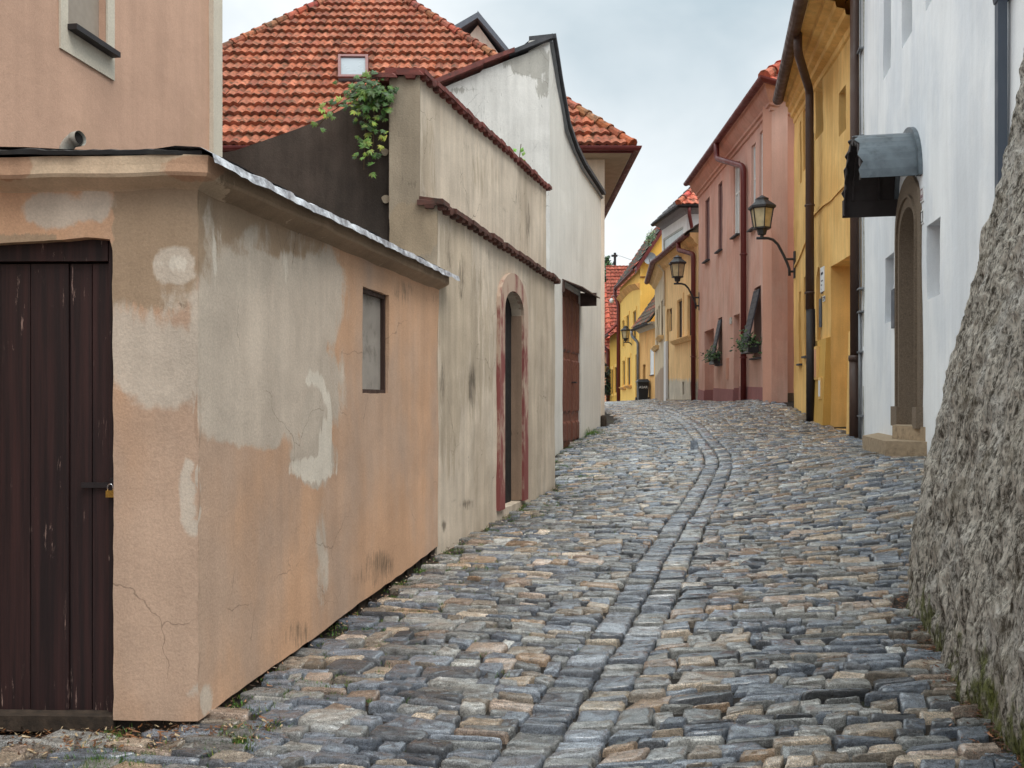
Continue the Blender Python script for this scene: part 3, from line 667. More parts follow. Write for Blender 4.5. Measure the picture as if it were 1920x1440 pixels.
# ---- tall peach house rising behind the shed
hp = thing('house', 'tall smooth peach house with a cream framed window, rising behind the shed roof', 'house', tuple(PU.pt(PU.L*.5, 0)))
q = [PU.sh(125,50), PU.sh(198,98), PU.sh(198,-260), PU.sh(125,-260)]
wz0 = PU.sh(125,50)[1]; ws0, ws1 = PU.sh(125,50)[0], PU.sh(198,98)[0]; wz1 = wz0+1.3
wq = [(ws0,wz0),(ws1,wz0),(ws1,wz1),(ws0,wz1)]
slab('wall', PU, [(-3,1.2),(PU.L,1.2),(PU.L,7.5),(-3,7.5)], [wq], M['upper_peach'], hp, thick=.3, step=.12, amp=.004, rec=.06)
o0 = PU.sh(110,90); so1 = PU.sh(212,152)[0]; zo = o0[1]
mb = MB()
for (a,b,c_,d_) in [(o0[0],so1,zo,wz0-.003),(o0[0],ws0-.003,wz0-.003,wz1+.003),(ws1+.003,so1,wz0-.003,wz1+.003),(o0[0],so1,wz1+.003,wz1+.15)]: mb.fbox(PU, a,b,c_,d_, 0, .012)
mk('window_surround', mb, M['cream_trim'], hp)
wdw = mk('window', MB().fbox(PU, ws0, ws1, wz0, wz1, -.08, -.045), simple('taupe_blind', C(158,146,134), .7, 0, .06, 30), hp)
mk('sill', MB().fbox(PU, ws0-.01, ws1+.05, wz0-.02, wz0+.012, -.045, .07), M['black_pipe'], wdw)
mk('corner_strip', MB().fbox(PU, PU.L-.05, PU.L+.10, 1.2, 7.5, -.16, .035), M['cream_trim'], hp)
e1 = PU.pt(PU.L, 0, -.17); e2 = PU.pt(-3, 0, -.31)
mk('rear_walls', MB().prism([(e2.x,e2.y),(e1.x,e1.y),(e1.x-5,e1.y),(e2.x-5,e2.y)], 0, 7.48), M['upper_peach'], hp)

# ---- tan yard wall with coping tiers, doorway; the dark party wall beside it
TL = Face(xy(820,7.62), xy(1041,11.9)); TU = Face(xy(787,7.63), xy(1024,12.05))
yw = thing('yard_wall', 'tall two-tier tan yard wall with tile coping and an arched doorway edged in red paint', 'wall', tuple(TL.pt(TL.L*.4, 0, -.2)))
ht1, ht1b = HH(385,7.62), HH(527,11.9)
def tan_mask(px, py):
    g_ = blobs(px, py, [(855,560,40,190,.85),(890,640,50,160,.6),(1010,560,20,60,.55),(845,760,26,150,.7)])
    b = blobs(px, py, [(866,520,10,60,.85),(842,480,14,60,.7),(900,520,8,40,.7),(885,720,8,60,1.05),(876,945,16,14,1.0),(832,985,7,16,.95),(850,940,6,10,.9),(940,500,70,14,.6),(1000,530,40,12,.5),(830,720,7,60,.8),(914,480,8,40,.6)])
    return (0, g_, b)
# doorway
ar = []
for (px,py) in [(941,948),(977,934),(977,600),(975,575),(968,556),(958,546),(949,546),(943,556),(941,575)]: ar.append(TL.sh(px, py))
a0_, a1_ = ar[0][0], ar[1][0]; zb = min(ar[0][1], ar[1][1]); zs = ar[8][1]-.02; ac = (a0_+a1_)/2; rw = (a1_-a0_)/2; rise = ar[5][1]-zs
ht = [(a0_, zb-.03),(a1_, zb-.03)]+[(ac+rw*math.cos(t), zs+rise*math.sin(t)) for t in [i*math.pi/10 for i in range(11)]]
slab('lower_wall', TL, [(0,.0),(TL.L,.1),(TL.L,ht1b),(0,ht1)], [ht], M['tan'], yw, thick=.42, step=.06, amp=.012, rec=.11, mask=tan_mask, jit=.01)
zt2 = HH(140,7.63)
def tu_mask(px, py):
    return (0, blobs(px, py, [(800,320,20,120,.6),(900,330,60,60,.4)]), blobs(px, py, [(800,370,20,16,.8),(882,270,18,16,.8),(970,370,10,40,.7),(990,420,6,60,.9),(975,430,5,50,.7),(900,290,30,20,.6),(945,400,8,14,.9)]))
slab('upper_wall', TU, [(0,ht1-.1),(TU.L,ht1b-.1),(TU.L,HH(352,12.05)),(0,zt2)], [], M['tan'], yw, thick=.28, step=.12, amp=.01, mask=tu_mask)
TE = Face(xy(730,7.60), xy(820,7.60))
def te_mask(px, py): return (blobs(px, py, [(775,430,60,50,1.1)]), 0, blobs(px, py, [(735,200,20,120,.6),(760,300,50,60,.4),(775,345,30,14,.7)]))
a787 = TE.sh(787,0)[0]
slab('end_wall', TE, [(0,.8),(TE.L,.8),(TE.L,ht1),(a787,ht1),(a787,zt2),(0,zt2-.04)], [], M['end_render'], yw, thick=.08, step=.07, amp=.006, mask=te_mask)
# coping tiles
def coping_run(name, F, s0, s1, z0, z1, d0, d1, parent, mat='coping', tw=.16, th=.045):
    mb = MB(); n_ = max(1, int((s1-s0)/tw))
    for i in range(n_):
        a, b = s0+(s1-s0)*i/n_, s0+(s1-s0)*(i+1)/n_+.01; za = z0+(z1-z0)*(i+.5)/n_+random.uniform(-.006,.006); k = random.uniform(-.012,.012)
        mb.hexa([F.pt(a,za-.01,d1+k),F.pt(b,za-.012,d1+k),F.pt(b,za+.03,d0),F.pt(a,za+.03,d0),F.pt(a,za+th-.012,d1+k),F.pt((a+b)/2+tw*.45,za+th-.02,d1+k),F.pt(b,za+th+.03,d0),F.pt(a,za+th+.03,d0)])
        m_ = (a+b)/2; mb.hexa([F.pt(m_-.035,za-.035,d1-.01),F.pt(m_+.035,za-.035,d1-.01),F.pt(m_+.035,za-.035,d0),F.pt(m_-.035,za-.035,d0),F.pt(m_-.05,za-.004,d1-.004),F.pt(m_+.05,za-.004,d1-.004),F.pt(m_+.05,za+.0,d0),F.pt(m_-.05,za+.0,d0)])
    return mk(name, mb, M[mat], parent)
coping_run('coping', TL, -.06, TL.L+.06, ht1+.0, ht1b, -.16, .07, yw)
coping_run('coping', TU, -.04, TU.L+.08, zt2, HH(352,12.05), -.3, .06, yw, 'coping_red')
coping_run('coping', TE, TE.sh(785,0)[0]-.01, TE.L+.03, ht1+.01, ht1, -.10, .05, yw)
coping_run('coping', TE, -.16, a787+.03, zt2-.05, zt2, -.12, .05, yw, 'coping_red')
# painted surround, inner jamb, dark door
m = NM('flaking_red_paint'); z = m.xyz()
f = m.mr(m.math('ADD', m.noise(5, 7, .7, (1,1,.3)), m.math('MULTIPLY', z[2], -.08)), .27, .42); M['redpaint'] = m.fin(m.mix(f, C(184,160,142), C(134,76,72)), .85)
def ring(F, s0, s1, z0, zs_, rise_, w_, d0, d1, wr=None):
    mb = MB(); wr = wr or w_; c0 = (s0+s1)/2; r0 = (s1-s0)/2
    inn = [(s1, z0)]+[(c0+r0*math.cos(t), zs_+rise_*math.sin(t)) for t in [i*math.pi/12 for i in range(13)]]+[(s0, z0)]
    out = [(s1+wr, z0)]+[(c0+(wr-w_)/2+(r0+(w_+wr)/2)*math.cos(t), zs_+(rise_+w_)*math.sin(t)) for t in [i*math.pi/12 for i in range(13)]]+[(s0-w_, z0)]
    for i in range(len(inn)-1):
        a, b, c2, d2 = inn[i], out[i], out[i+1], inn[i+1]
        mb.hexa([F.pt(*a,d1),F.pt(*b,d1),F.pt(*b,d0),F.pt(*a,d0),F.pt(*d2,d1),F.pt(*c2,d1),F.pt(*c2,d0),F.pt(*d2,d0)])
    return mb
so_ = TL.sh(931,900)[0]; s1o = TL.sh(985,900)[0]
mk('doorway_surround', ring(TL, a0_, a1_, zb-.03, zs, rise, a0_-so_, -.02, .036, s1o-a1_), M['redpaint'], yw)
mk('door_jamb', MB().fbox(TL, a1_-.02, a1_-.004, zb-.02, zs-.01, -.11, .01), plaster('jamb_plaster', C(146,122,104), .2, .2, grime=.5), yw)
s96 = TL.sh(962, 800)[0]
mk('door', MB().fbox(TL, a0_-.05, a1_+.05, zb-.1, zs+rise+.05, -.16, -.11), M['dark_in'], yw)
# dark party wall, sloping top
DW = Face(xy(250,7.72), xy(736,7.72))
prof = [(250,310),(440,283),(500,262),(560,240),(600,224),(640,205),(675,186),(705,160),(736,154)]
dw = thing('party_wall', 'dark grey rendered wall with a sloping top, between the peach house and the tan yard wall', 'wall', (-2, 7.85, 0))
slab('wall', DW, [(0,.9),(DW.L,.9)]+[DW.sh(a,b) for a,b in prof[::-1]], [], M['dark_render'], dw, thick=.25, step=.15, amp=.01)
mb = MB()
for cx, cy, r_ in [(722,286,7),(724,374,8)]:
    c0 = W(cx, cy, 7.71); mb.add([c0]+[c0+Vector((r_*7.7/1700*(1+.15*math.sin(3*t)) *math.cos(t), -.004, r_*7.7/1700*math.sin(t))) for t in [i*math.pi/7 for i in range(14)]], [(0,i+1,(i+1)%14+1) for i in range(14)])
mb.v = [(x, 7.696, z) for x,y,z in mb.v]
mk('mortar_dab', mb, M['end_render'], dw)

# ---- leaves
def leafset(mb, c, size, nrm, col, kind='palmate'):
    """one leaf made of small folded leaflets"""
    nrm = Vector(nrm).normalized(); t = nrm.cross(Vector((random.uniform(-1,1),random.uniform(-1,1),random.uniform(-1,1)))).normalized(); b = nrm.cross(t)
    n_ = 5 if kind == 'palmate' else 1
    for k in range(n_):
        an = (-1.15+.575*k) if n_ == 5 else 0; L = size*(1-.22*abs(k-2)/1.5) if n_ == 5 else size
        dv = (t*math.cos(an)+b*math.sin(an)); sd2 = nrm.cross(dv); w_ = L*(.2 if n_ == 5 else .36)
        p0, p3 = c, c+dv*L-nrm*L*.18; m1 = c+dv*L*.5+nrm*L*.02
        i = len(mb.v); mb.v += [tuple(p0), tuple(m1+sd2*w_-nrm*w_*.35), tuple(p3), tuple(m1-sd2*w_-nrm*w_*.35), tuple(m1)]
        mb.f += [(i,i+1,i+4),(i+1,i+2,i+4),(i+2,i+3,i+4),(i+3,i,i+4)]
        cc = [lin(q)*random.uniform(.75,1.15) for q in col]; mb.col += [(*cc,1)]*5
GREENS = [(60,90,36),(82,114,44),(128,150,60),(158,170,74),(48,76,34),(98,126,50)]
cr_ = thing('creeper', 'leafy green creeper spilling over the top of the dark wall', 'climbing plant', tuple(W(690,170,7.6)))
mb = MB(); mb.col = []; stem = MB()
strands = [[(700,165),(650,190),(615,215),(595,238)],[(705,160),(690,200),(685,250),(682,318)],[(715,160),(700,220),(700,270),(690,300)],[(722,160),(718,200),(706,225),(696,250)],[(700,160),(672,185),(678,215),(690,240)],[(690,165),(660,180),(630,200)]]
for si, st_ in enumerate(strands):
    P = [W(a,b,7.6-.03*random.random()) for a,b in st_]; stem.tube(P, .004, 5)
    for i in range(len(P)-1):
        for k in range(int((P[i+1]-P[i]).length/.02)):
            c0 = P[i].lerp(P[i+1], random.random()); tp = (i+random.random())/len(P)
            sp = .06*(1-tp*.6)+.015
            c0 = c0+Vector((random.gauss(0,sp), -abs(random.gauss(0,.05))-.005, random.gauss(0,sp*.6)))
            leafset(mb, c0, random.uniform(.04,.068), (random.uniform(-.5,.5), -1, random.uniform(.1,1.0)), random.choice(GREENS if tp > .3 else GREENS[:2]+GREENS[4:]+[(70,104,44)]))
for k in range(60):
    c0 = W(random.gauss(702,16), random.gauss(178,12), 7.58-random.random()*.12); leafset(mb, c0, random.uniform(.06,.09), (random.uniform(-.5,.5),-1,random.uniform(.2,1)), random.choice(GREENS[:2]+GREENS[4:]))
mk('leaves', mb, M['leaf'], cr_); mk('stem', stem, M['bark'], cr_)
sp_ = thing('sapling', 'thin green sapling growing against the white gable wall above the coping', 'plant', tuple(W(975,315,12.3)))
stem = MB().tube([W(978,318,12.3), W(974,295,12.3), W(977,270,12.3)], .006, 5).tube([W(972,315,12.3), W(962,300,12.3), W(950,285,12.3)], .005, 5); mk('stem', stem, M['bark'], sp_)
mb = MB(); mb.col = []
for px,py in [(981,276),(968,285),(980,293),(962,302),(967,303),(977,312),(948,284),(952,291),(979,297),(972,314)]: leafset(mb, W(px,py,12.25), .085, (random.uniform(-.4,.4),-1,.3), (112,160,60), 'single')
mk('leaves', mb, M['leaf'], sp_)

# ---- old white gabled building
GC = xy(1031,14.3); GE = xy(1127,19.0)
GF = Face(xy(760,14.3), GC); GS_ = Face(GC, GE)
gb = thing('building', 'old white plastered building with a steep curved roof edge and tall brown panelled doors', 'building', (.3, 16, .4))
tp = [(1031,84),(1000,94),(965,108),(955,112),(940,118),(905,131),(900,136),(880,144),(850,156),(825,167),(760,196)]
def gm(px, py): return (0, blobs(px, py, [(995,115,50,28,1.1),(1020,140,14,60,.9),(860,170,40,10,.6)]), blobs(px, py, [(900,200,40,40,.52),(950,230,50,50,.5),(925,175,60,20,.4)]))
slab('gable_wall', GF, [(0,1.5),(GF.L,.2)]+[GF.sh(a,b) for a,b in tp], [], M['white_old'], gb, thick=.3, step=.2, amp=.012, mask=gm, jit=.02)
dq = [GS_.sh(1055,838), GS_.sh(1088,835), GS_.sh(1088,580), GS_.sh(1055,532)]
dz0 = min(dq[0][1], dq[1][1]); dz1 = dq[3][1]-.02; da, db = dq[0][0], dq[1][0]
tf = [(1127,366),(1110,340),(1090,310),(1075,280),(1060,238),(1045,158),(1036,100),(1031,72)]
def fm_(px, py): return (0, 0, blobs(px, py, [(1040,150,8,60,.7),(1075,300,20,20,.5),(1110,350,20,14,.5),(1048,520,6,14,.6),(1052,820,6,20,.4)]))
slab('facade', GS_, [(0,-.2),(GS_.L,.2)]+[GS_.sh(a,b) for a,b in tf], [[(da,dz0),(db,dz0),(db,dz1),(da,dz1)]], M['white_facade'], gb, thick=.35, step=.25, amp=.01, rec=.1, mask=fm_)
# doors: two leaves with raised panels
wd2 = (db-da)/2
for k in (0, 1):
    a = da+k*wd2+.01; b = a+wd2-.02
    o = mk('door', MB().fbox(GS_, a, b, dz0+.02, dz1-.01, -.09, -.03), M['brown_door'], gb)
    mb = MB()
    for (h0, h1) in ((.04,.17),(.22,.56),(.60,.95)):
        for j in (0, 1):
            s_a = a+.06+j*(b-a-.06)/2; s_b = s_a+(b-a-.18)/2; z0, z1 = dz0+(dz1-dz0)*h0, dz0+(dz1-dz0)*h1
            mb.hexa([GS_.pt(s_a,z0,-.03),GS_.pt(s_b,z0,-.03),GS_.pt(s_b,z1,-.03),GS_.pt(s_a,z1,-.03),GS_.pt(s_a+.03,z0+.04,.0),GS_.pt(s_b-.03,z0+.04,.0),GS_.pt(s_b-.03,z1-.04,.0),GS_.pt(s_a+.03,z1-.04,.0)])
    mk('door_panel', mb, M['brown_door'], o)
    if k: mk('handle', MB().tube([GS_.pt(a+.08,dz0+1.15,-.03),GS_.pt(a+.08,dz0+1.15,.05),GS_.pt(a+.18,dz0+1.15,.05)], .014, 8), M['black_pipe'], o)
# little door hood
A1, A2, A3, A4 = GS_.pt(da-.05, dz1+.10, .0), GS_.pt(db+.05, dz1+.10, .0), GS_.pt(db+.05, dz1-.05, .36), GS_.pt(da-.05, dz1-.05, .36)
mb = MB().hexa([A1-Vector((0,0,.02)),A2-Vector((0,0,.02)),A3-Vector((0,0,.02)),A4-Vector((0,0,.02)),A1,A2,A3,A4]); mb.fbox(GS_, da-.04, da, dz1-.12, dz1+.06, 0, .04); mb.fbox(GS_, db, db+.04, dz1-.2, dz1+.04, 0, .3)
mk('door_hood', mb, simple('hood_boards', C(84,66,60), .6, .1, .3, 14), gb)
# dark verge along both roof edges and the roof behind
def verge(F, pts, parent, mat, dout=.07, th=.05, din=-.34, name='roof_edge'):
    P = [F.sh(a, b) for a, b in pts]; mb = MB()
    for i in range(len(P)-1):
        a, b = P[i], P[i+1]; mb.hexa([F.pt(a[0],a[1],dout),F.pt(b[0],b[1],dout),F.pt(b[0],b[1],din),F.pt(a[0],a[1],din),F.pt(a[0],a[1]+th,dout),F.pt(b[0],b[1]+th,dout),F.pt(b[0],b[1]+th,din),F.pt(a[0],a[1]+th,din)])
    return mk(name, mb, mat, parent)
verge(GS_, tf, gb, M['slate'], .10, .07)
verge(GS_, [(a, b+7) for a, b in tf], gb, M['gray_metal'], .05, .03, -.1, 'flashing')
verge(GF, [(1036,74),(1010,84),(955,106)], gb, M['slate'], .07, .07)
verge(GF, [(965,101),(886,131)], gb, M['coping_red'], .1, .07)
verge(GF, [(906,126),(822,160),(770,182)], gb, M['coping_red'], .12, .08)
P = [GS_.sh(a,b) for a,b in tf]; mb = MB()
top = [GS_.pt(s_, h_+.03, -.3) for s_, h_ in P]; n_ = len(top)
low = [Vector((-2.2, v.y+.35, min(v.z, 5.2))) for v in top]
mb.v = [tuple(v) for v in top+low]; mb.f = [(i,i+1,n_+i+1,n_+i) for i in range(n_-1)]
mk('roof', mb, M['slate'], gb)
bk = GS_.pt(GS_.L-.02, 0, -.36)
mk('rear_walls', MB().prism([(-2.2,14.65),(GC[0]-.33,14.65),(bk.x,bk.y),(-2.2,bk.y)], 0, 4.6), M['white_old'], gb)
st = thing('corner_stone', 'dark stone bollard at the far corner of the white gabled building', 'bollard', tuple(GS_.pt(GS_.L+.1, .8, .1)))
c0 = W(1131, 797, 19.0); mk('stone', MB().lathe([(.07,-.3),(.075,0),(.07,.14),(.055,.19),(.02,.21)], tuple(c0), 9), M['footing'], st)

# ---- big house with the red tiled hip roof
ex, ey, ez = 2.93, 22.0, HH(275,22.0); exl = -12.0; LEN = 10.5
rh = thing('house', 'big house with a large orange-red tiled hip roof above the yard wall', 'house', (-4.5, 26, 0))
s45 = math.sqrt(.5)
tile_roof('roof', (exl, ey, ez), (1,0,0), (0,s45,s45), 7.46*math.sqrt(2), lambda v: (v*s45, (ex-exl)-v*s45), .215, .50, RED, M['tile'], rh, amp=.05, step=.1, sub=6)
tile_roof('roof', (ex, ey+LEN+4, ez), (0,-1,0), (-s45,0,s45), 7.4*math.sqrt(2), lambda v: (0, LEN+4-v*s45), .215, .50, RED, M['tile'], rh, amp=.045, step=.06, sub=4)
ap = (( ex+exl)/2, ey+7.46, ez+7.46)
ridge_caps('hip_ridge', (ex,ey,ez+.05), (ap[0],ap[1],ap[2]+.1), .13, .42, RED, M['tile'], rh)
ridge_caps('hip_ridge', (exl,ey,ez+.05), (ap[0],ap[1],ap[2]+.1), .13, .42, RED, M['tile'], rh)
gutter('gutter', [(exl,ey),(ex,ey),(ex,ey+LEN)][0:3], ez-.03, .1, .1, M['maroon_pipe'], rh)
mk('fascia', MB().sweep([(exl,ey),(ex,ey),(ex,ey+LEN)], [(0,ez-.16),(.02,ez-.16),(.02,ez+.03),(0,ez+.03)]), M['maroon_pipe'], rh)
mk('soffit', MB().box(exl+.02, ex-.02, ey+.02, ey+LEN, ez-.14, ez-.1), M['soffit'], rh)
mk('wall', MB().box(exl+.6, ex-.62, ey+.62, ey+LEN+4, 0, ez-.145), plaster('house_cream', C(222,204,186)), rh)
# roof window
def onroof(px, py):
    k = (HOR-py)/FPX; t = (k*ey-(ez-EYE))/(1-k); Y = ey+t; return Vector(((px-960)/FPX*Y, Y, ez+t))
c00, c10, c11, c01 = onroof(636,160), onroof(692,160), onroof(692,118), onroof(636,118); nn = Vector((0,-s45,s45))
mb = MB()
def fr(p, q_, r_, s__, w_, lift0, lift1, mb):
    P = [p,q_,r_,s__]; c0 = sum(P, Vector())/4; I = [v+(c0-v).normalized()*w_*1.414 for v in P]
    for i in range(4):
        j = (i+1)%4; mb.hexa([P[i]+nn*lift0,P[j]+nn*lift0,I[j]+nn*lift0,I[i]+nn*lift0,P[i]+nn*lift1,P[j]+nn*lift1,I[j]+nn*lift1,I[i]+nn*lift1])
fr(c00,c10,c11,c01,.10,.0,.25,mb); skl = mk('roof_window', mb, simple('pinkish_flashing', C(118,72,68), .5), rh)
mk('pane', MB().hexa([c00+nn*.1,c10+nn*.1,c11+nn*.1,c01+nn*.1,c00+nn*.2,c10+nn*.2,c11+nn*.2,c01+nn*.2]), simple('frosted_pane', C(132,138,144), .3, 0, .12, 1.2), skl)
# grey-roofed gable further back
gy = 36.0; gh = thing('house', 'small grey-roofed gable peeking over the red roof beside the white gable', 'house', tuple(xy(905,gy+2))+(0,))
gl, gr_, gz = xy(850,gy)[0], xy(962,gy)[0], HH(40,gy); gx = xy(896,gy)[0]
mk('wall', MB().add([(gl+.3,gy,6),(gr_-.3,gy,6),(gr_-.3,gy,HH(118,gy)),(gx,gy,gz-.15),(gl+.3,gy,HH(85,gy))]+[(gl+.3,gy+6,6),(gr_-.3,gy+6,6),(gr_-.3,gy+6,HH(118,gy)),(gx,gy+6,gz-.15),(gl+.3,gy+6,HH(85,gy))], [(0,1,2,3,4),(9,8,7,6,5),(0,5,6,1),(1,6,7,2),(4,3,8,9),(3,2,7,8),(0,4,9,5)]), plaster('gable_cream', C(214,202,188)), gh)
mb = MB()
for (xa, za, xb, zb_) in ((gl-.1, HH(72,gy), gx, gz), (gx, gz, gr_, HH(118,gy))):
    mb.hexa([(xa,gy-.35,za),(xb,gy-.35,zb_),(xb,gy+6,zb_),(xa,gy+6,za),(xa,gy-.35,za+.28),(xb,gy-.35,zb_+.22),(xb,gy+6,zb_+.22),(xa,gy+6,za+.28)])
mk('roof', mb, simple('blue_grey_roof', C(92,98,108), .6), gh)

# ================================================================== RIGHT SIDE
# ---- rough rendered buttress
bt = MB(); base = []
bl = [(1.29,1.0),(2.65,6.14)]; u_ = (Vector(bl[1])-Vector(bl[0])).normalized()
y_ = 0; L1 = (Vector(bl[1])-Vector(bl[0])).length-.25
s_ = 0
while s_ < L1:
    p = Vector(bl[0])+u_*s_; base.append((p, Vector((-u_.y, u_.x)))); s_ += .05 if s_ < 1.0 else .019
c0 = Vector(bl[0])+u_*L1; nL = Vector((-u_.y, u_.x)); cc = c0-nL*.3; a0 = math.atan2(nL.y, nL.x)
for i in range(1, 30):
    a = a0-(a0-R(90))*i/29 if a0 > R(90) else a0; v = Vector((math.cos(a), math.sin(a))); base.append((cc+v*.3, v))
pe = base[-1][0]
for i in range(1, 40): base.append((pe+Vector((.04*i, 0)), Vector((0,1))))
zz_ = list(np.arange(-.25, 5.2, .021)); OFF = [(-.4,-.04),(.09,0),(.49,.03),(.85,.11),(1.22,.19),(1.66,.27),(2.09,.38),(2.42,.46),(2.93,.61),(3.48,.69),(4.03,.79),(5.3,1.07)]
ox = np.interp(zz_, [a for a,b in OFF], [b for a,b in OFF])
nb = len(base)
for j, z in enumerate(zz_):
    for p, nv in base:
        q_ = p-nL*ox[j]
        P3 = Vector((q_.x, q_.y, z)); S = Vector((q_.x, q_.y, z*.55))
        T = Vector((q_.x, q_.y, z*.42))+mn.noise_vector(S*4)*.06
        d_ = mn.fractal(S*1.3, 1.0, 2.0, 3)*.06
        rg = 1-abs(mn.noise(T*7))*2; rg2 = 1-abs(mn.noise(T*17+Vector((4,4,4))))*2
        d_ += rg*.018+rg2*.011+mn.fractal(T*11, .7, 2.1, 4)*.020
        vd = mn.voronoi(T*10)[0][0]; vd2 = mn.voronoi(T*21)[0][0]
        d_ -= max(0, .36-vd)*.15*(1 if mn.noise(S*3+Vector((9,9,9))) > -.05 else .1)+max(0, .3-vd2)*.05
        bt.v.append((q_.x+nv.x*d_, q_.y+nv.y*d_, z+d_*.2))
bt.f = [(j*nb+i, j*nb+i+1, (j+1)*nb+i+1, (j+1)*nb+i) for j in range(len(zz_)-1) for i in range(nb-1)]
k_ = len(bt.v); tpz = zz_[-1]; bt.v += [(base[0][0].x+4.5, base[0][0].y, tpz+.1), (base[-1][0].x+3, base[-1][0].y, tpz+.1)]
row = (len(zz_)-1)*nb; bt.f += [(row+i, row+i+1, k_) for i in range(0, nb-1)]+[(row+nb-1, k_+1, k_)]
mk('buttress', bt, M['rough'], smooth=False, label='massive leaning grey buttress in rough pitted render, mossy at its foot, at the right edge', cat='buttress')

# ---- white house
WF = Face(xy(1614,16.1), (6.19+.21*(6-16), 6.0))
wh = thing('house', 'white house with bare recessed windows and a stone arched doorway, behind the buttress', 'house', tuple(WF.pt(4, .6, -1)))
holes = []; recs = []
wins = [(1656,1671,-160,152,.35),(1691,1710,-190,92,.35),(1734,1757,-240,22,.35),(1659,1675,485,607,.3),(1739,1763,424,562,.3)]
for (l,r_,t,b,dp) in wins:
    a = WF.sh(l,t)[0]; c_ = WF.sh(r_,t)[0]; z0 = WF.sh(l,b)[1]; z1 = min(WF.sh(l,t)[1], 9.3); holes.append([(a,z0),(c_,z0),(c_,z1),(a,z1)]); recs.append(dp)
pa, pb = WF.sh(1692,0)[0], WF.sh(1724,0)[0]; pz0 = WF.sh(1700,800)[1]; pzs = WF.sh(1700,455)[1]; pza = WF.sh(1711,383)[1]; pc_ = (pa+pb)/2
def garch(s0, s1, zs_, za, n_=8):   # pointed arch from right spring to left spring
    m0 = (s0+s1)/2; L = []
    for i in range(n_+1): t = i/n_; L.append((s1-(s1-m0)*(1-math.cos(t*math.pi/2)) , zs_+(za-zs_)*math.sin(t*math.pi/2)**.9))
    for i in range(n_-1, -1, -1): t = i/n_; L.append((s0+(m0-s0)*(1-math.cos(t*math.pi/2)), zs_+(za-zs_)*math.sin(t*math.pi/2)**.9))
    return L
holes.append([(pa,pz0),(pb,pz0)]+garch(pa,pb,pzs,pza)); recs.append(.5)
slab('wall', WF, [(0,.3),(WF.L,.3),(WF.L,9.5),(0,9.5)], holes, M['white_house'], wh, thick=.45, step=.3, amp=.012, rec=recs, jit=.006, wav=.8)
for h_, dp in zip(holes[:5], recs): window(WF, h_, dp-.02, wh, fm='gray_metal', pm='glass', mull=1 if dp > .3 else 0)
# portal
oa, ob = WF.sh(1682,0)[0], WF.sh(1730,0)[0]; oz = WF.sh(1706,330)[1]
ia, ib = pa+.025, pb-.025
mb = MB(); inn = [(ib,pz0)]+garch(ia,ib,pzs,pza-.02)+[(ia,pz0)]; out = [(ob,pz0)]+garch(oa,ob,pzs+.12,oz)+[(oa,pz0)]
for i in range(len(inn)-1):
    a, b, c2, d2 = inn[i], out[i], out[i+1], inn[i+1]
    mb.hexa([WF.pt(*a,.05),WF.pt(*b,.035),WF.pt(*b,-.05),WF.pt(*a,-.5),WF.pt(*d2,.05),WF.pt(*c2,.035),WF.pt(*c2,-.05),WF.pt(*d2,-.5)])
    k = .3; a2 = (a[0]*(1-k)+b[0]*k, a[1]*(1-k)+b[1]*k); b2 = (a[0]*.62+b[0]*.38+0, a[1]*.62+b[1]*.38); d3 = (d2[0]*(1-k)+c2[0]*k, d2[1]*(1-k)+c2[1]*k); c3 = (d2[0]*.62+c2[0]*.38, d2[1]*.62+c2[1]*.38)
    mb.hexa([WF.pt(*a2,.075),WF.pt(*b2,.075),WF.pt(*b2,.0),WF.pt(*a2,.0),WF.pt(*d3,.075),WF.pt(*c3,.075),WF.pt(*c3,.0),WF.pt(*d3,.0)])
pzb = WF.sh(1690,762)[1]
mb.fbox(WF, oa-.02, pa+.03, pz0, pzb, -.45, .085); mb.fbox(WF, pb-.03, ob+.01, pz0, pzb, -.45, .085)
po = mk('portal', mb, M['granite'], wh)
mk('door', MB().fbox(WF, pa-.05, pb+.05, pz0, pza+.05, -.56, -.5), M['wood_frame'], wh)
# steps
x1_ = WF.pt(WF.sh(1745,0)[0], 0); 
def plan(L): return [tuple(p) if p[0] < 60 else xy(*p) for p in L]
wpt = lambda px, d=-.1: (WF.pt(WF.sh(px,0)[0],0,d).x, WF.pt(WF.sh(px,0)[0],0,d).y)
mk('step', MB().prism([xy(1660,11.6), xy(1742,11.4), wpt(1760), wpt(1640), xy(1617,13.4)], .3, HH(827,11.6)), M['sandstone'], wh)
mk('step', MB().prism([xy(1673,12.3), xy(1734,11.5), wpt(1748), wpt(1675)], HH(827,11.6)+.002, HH(797,12.4)), M['sandstone'], wh)
# metal barrel hood over the doorway
na, nb_ = WF.sh(1728,328)[0], WF.sh(1683,388)[0]; hz = WF.sh(1728,328)[1]; hc = (na+nb_)/2; hr = abs(na-nb_)/2; hrise = WF.sh(1703,254)[1]-hz
def hood(r0, r1, n_=20):
    mb = MB()
    for i in range(n_+1):
        t = math.pi*i/n_
        for rr in (r0, r1):
            for d_ in (-.02, .74+(.035*math.sin(i*2.4) if 1 else 0)):
                mb.v.append(tuple(WF.pt(hc+hr*rr*math.cos(t), hz+hrise*rr*math.sin(t), d_)))
    for i in range(n_):
        a = i*4; mb.f += [(a,a+1,a+5,a+4),(a+2,a+6,a+7,a+3),(a+1,a+3,a+7,a+5),(a,a+4,a+6,a+2)]
    return mb
hd = mk('door_hood', hood(1.0, .985), M['hood_metal'], wh)
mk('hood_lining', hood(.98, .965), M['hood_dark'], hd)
mb = MB()
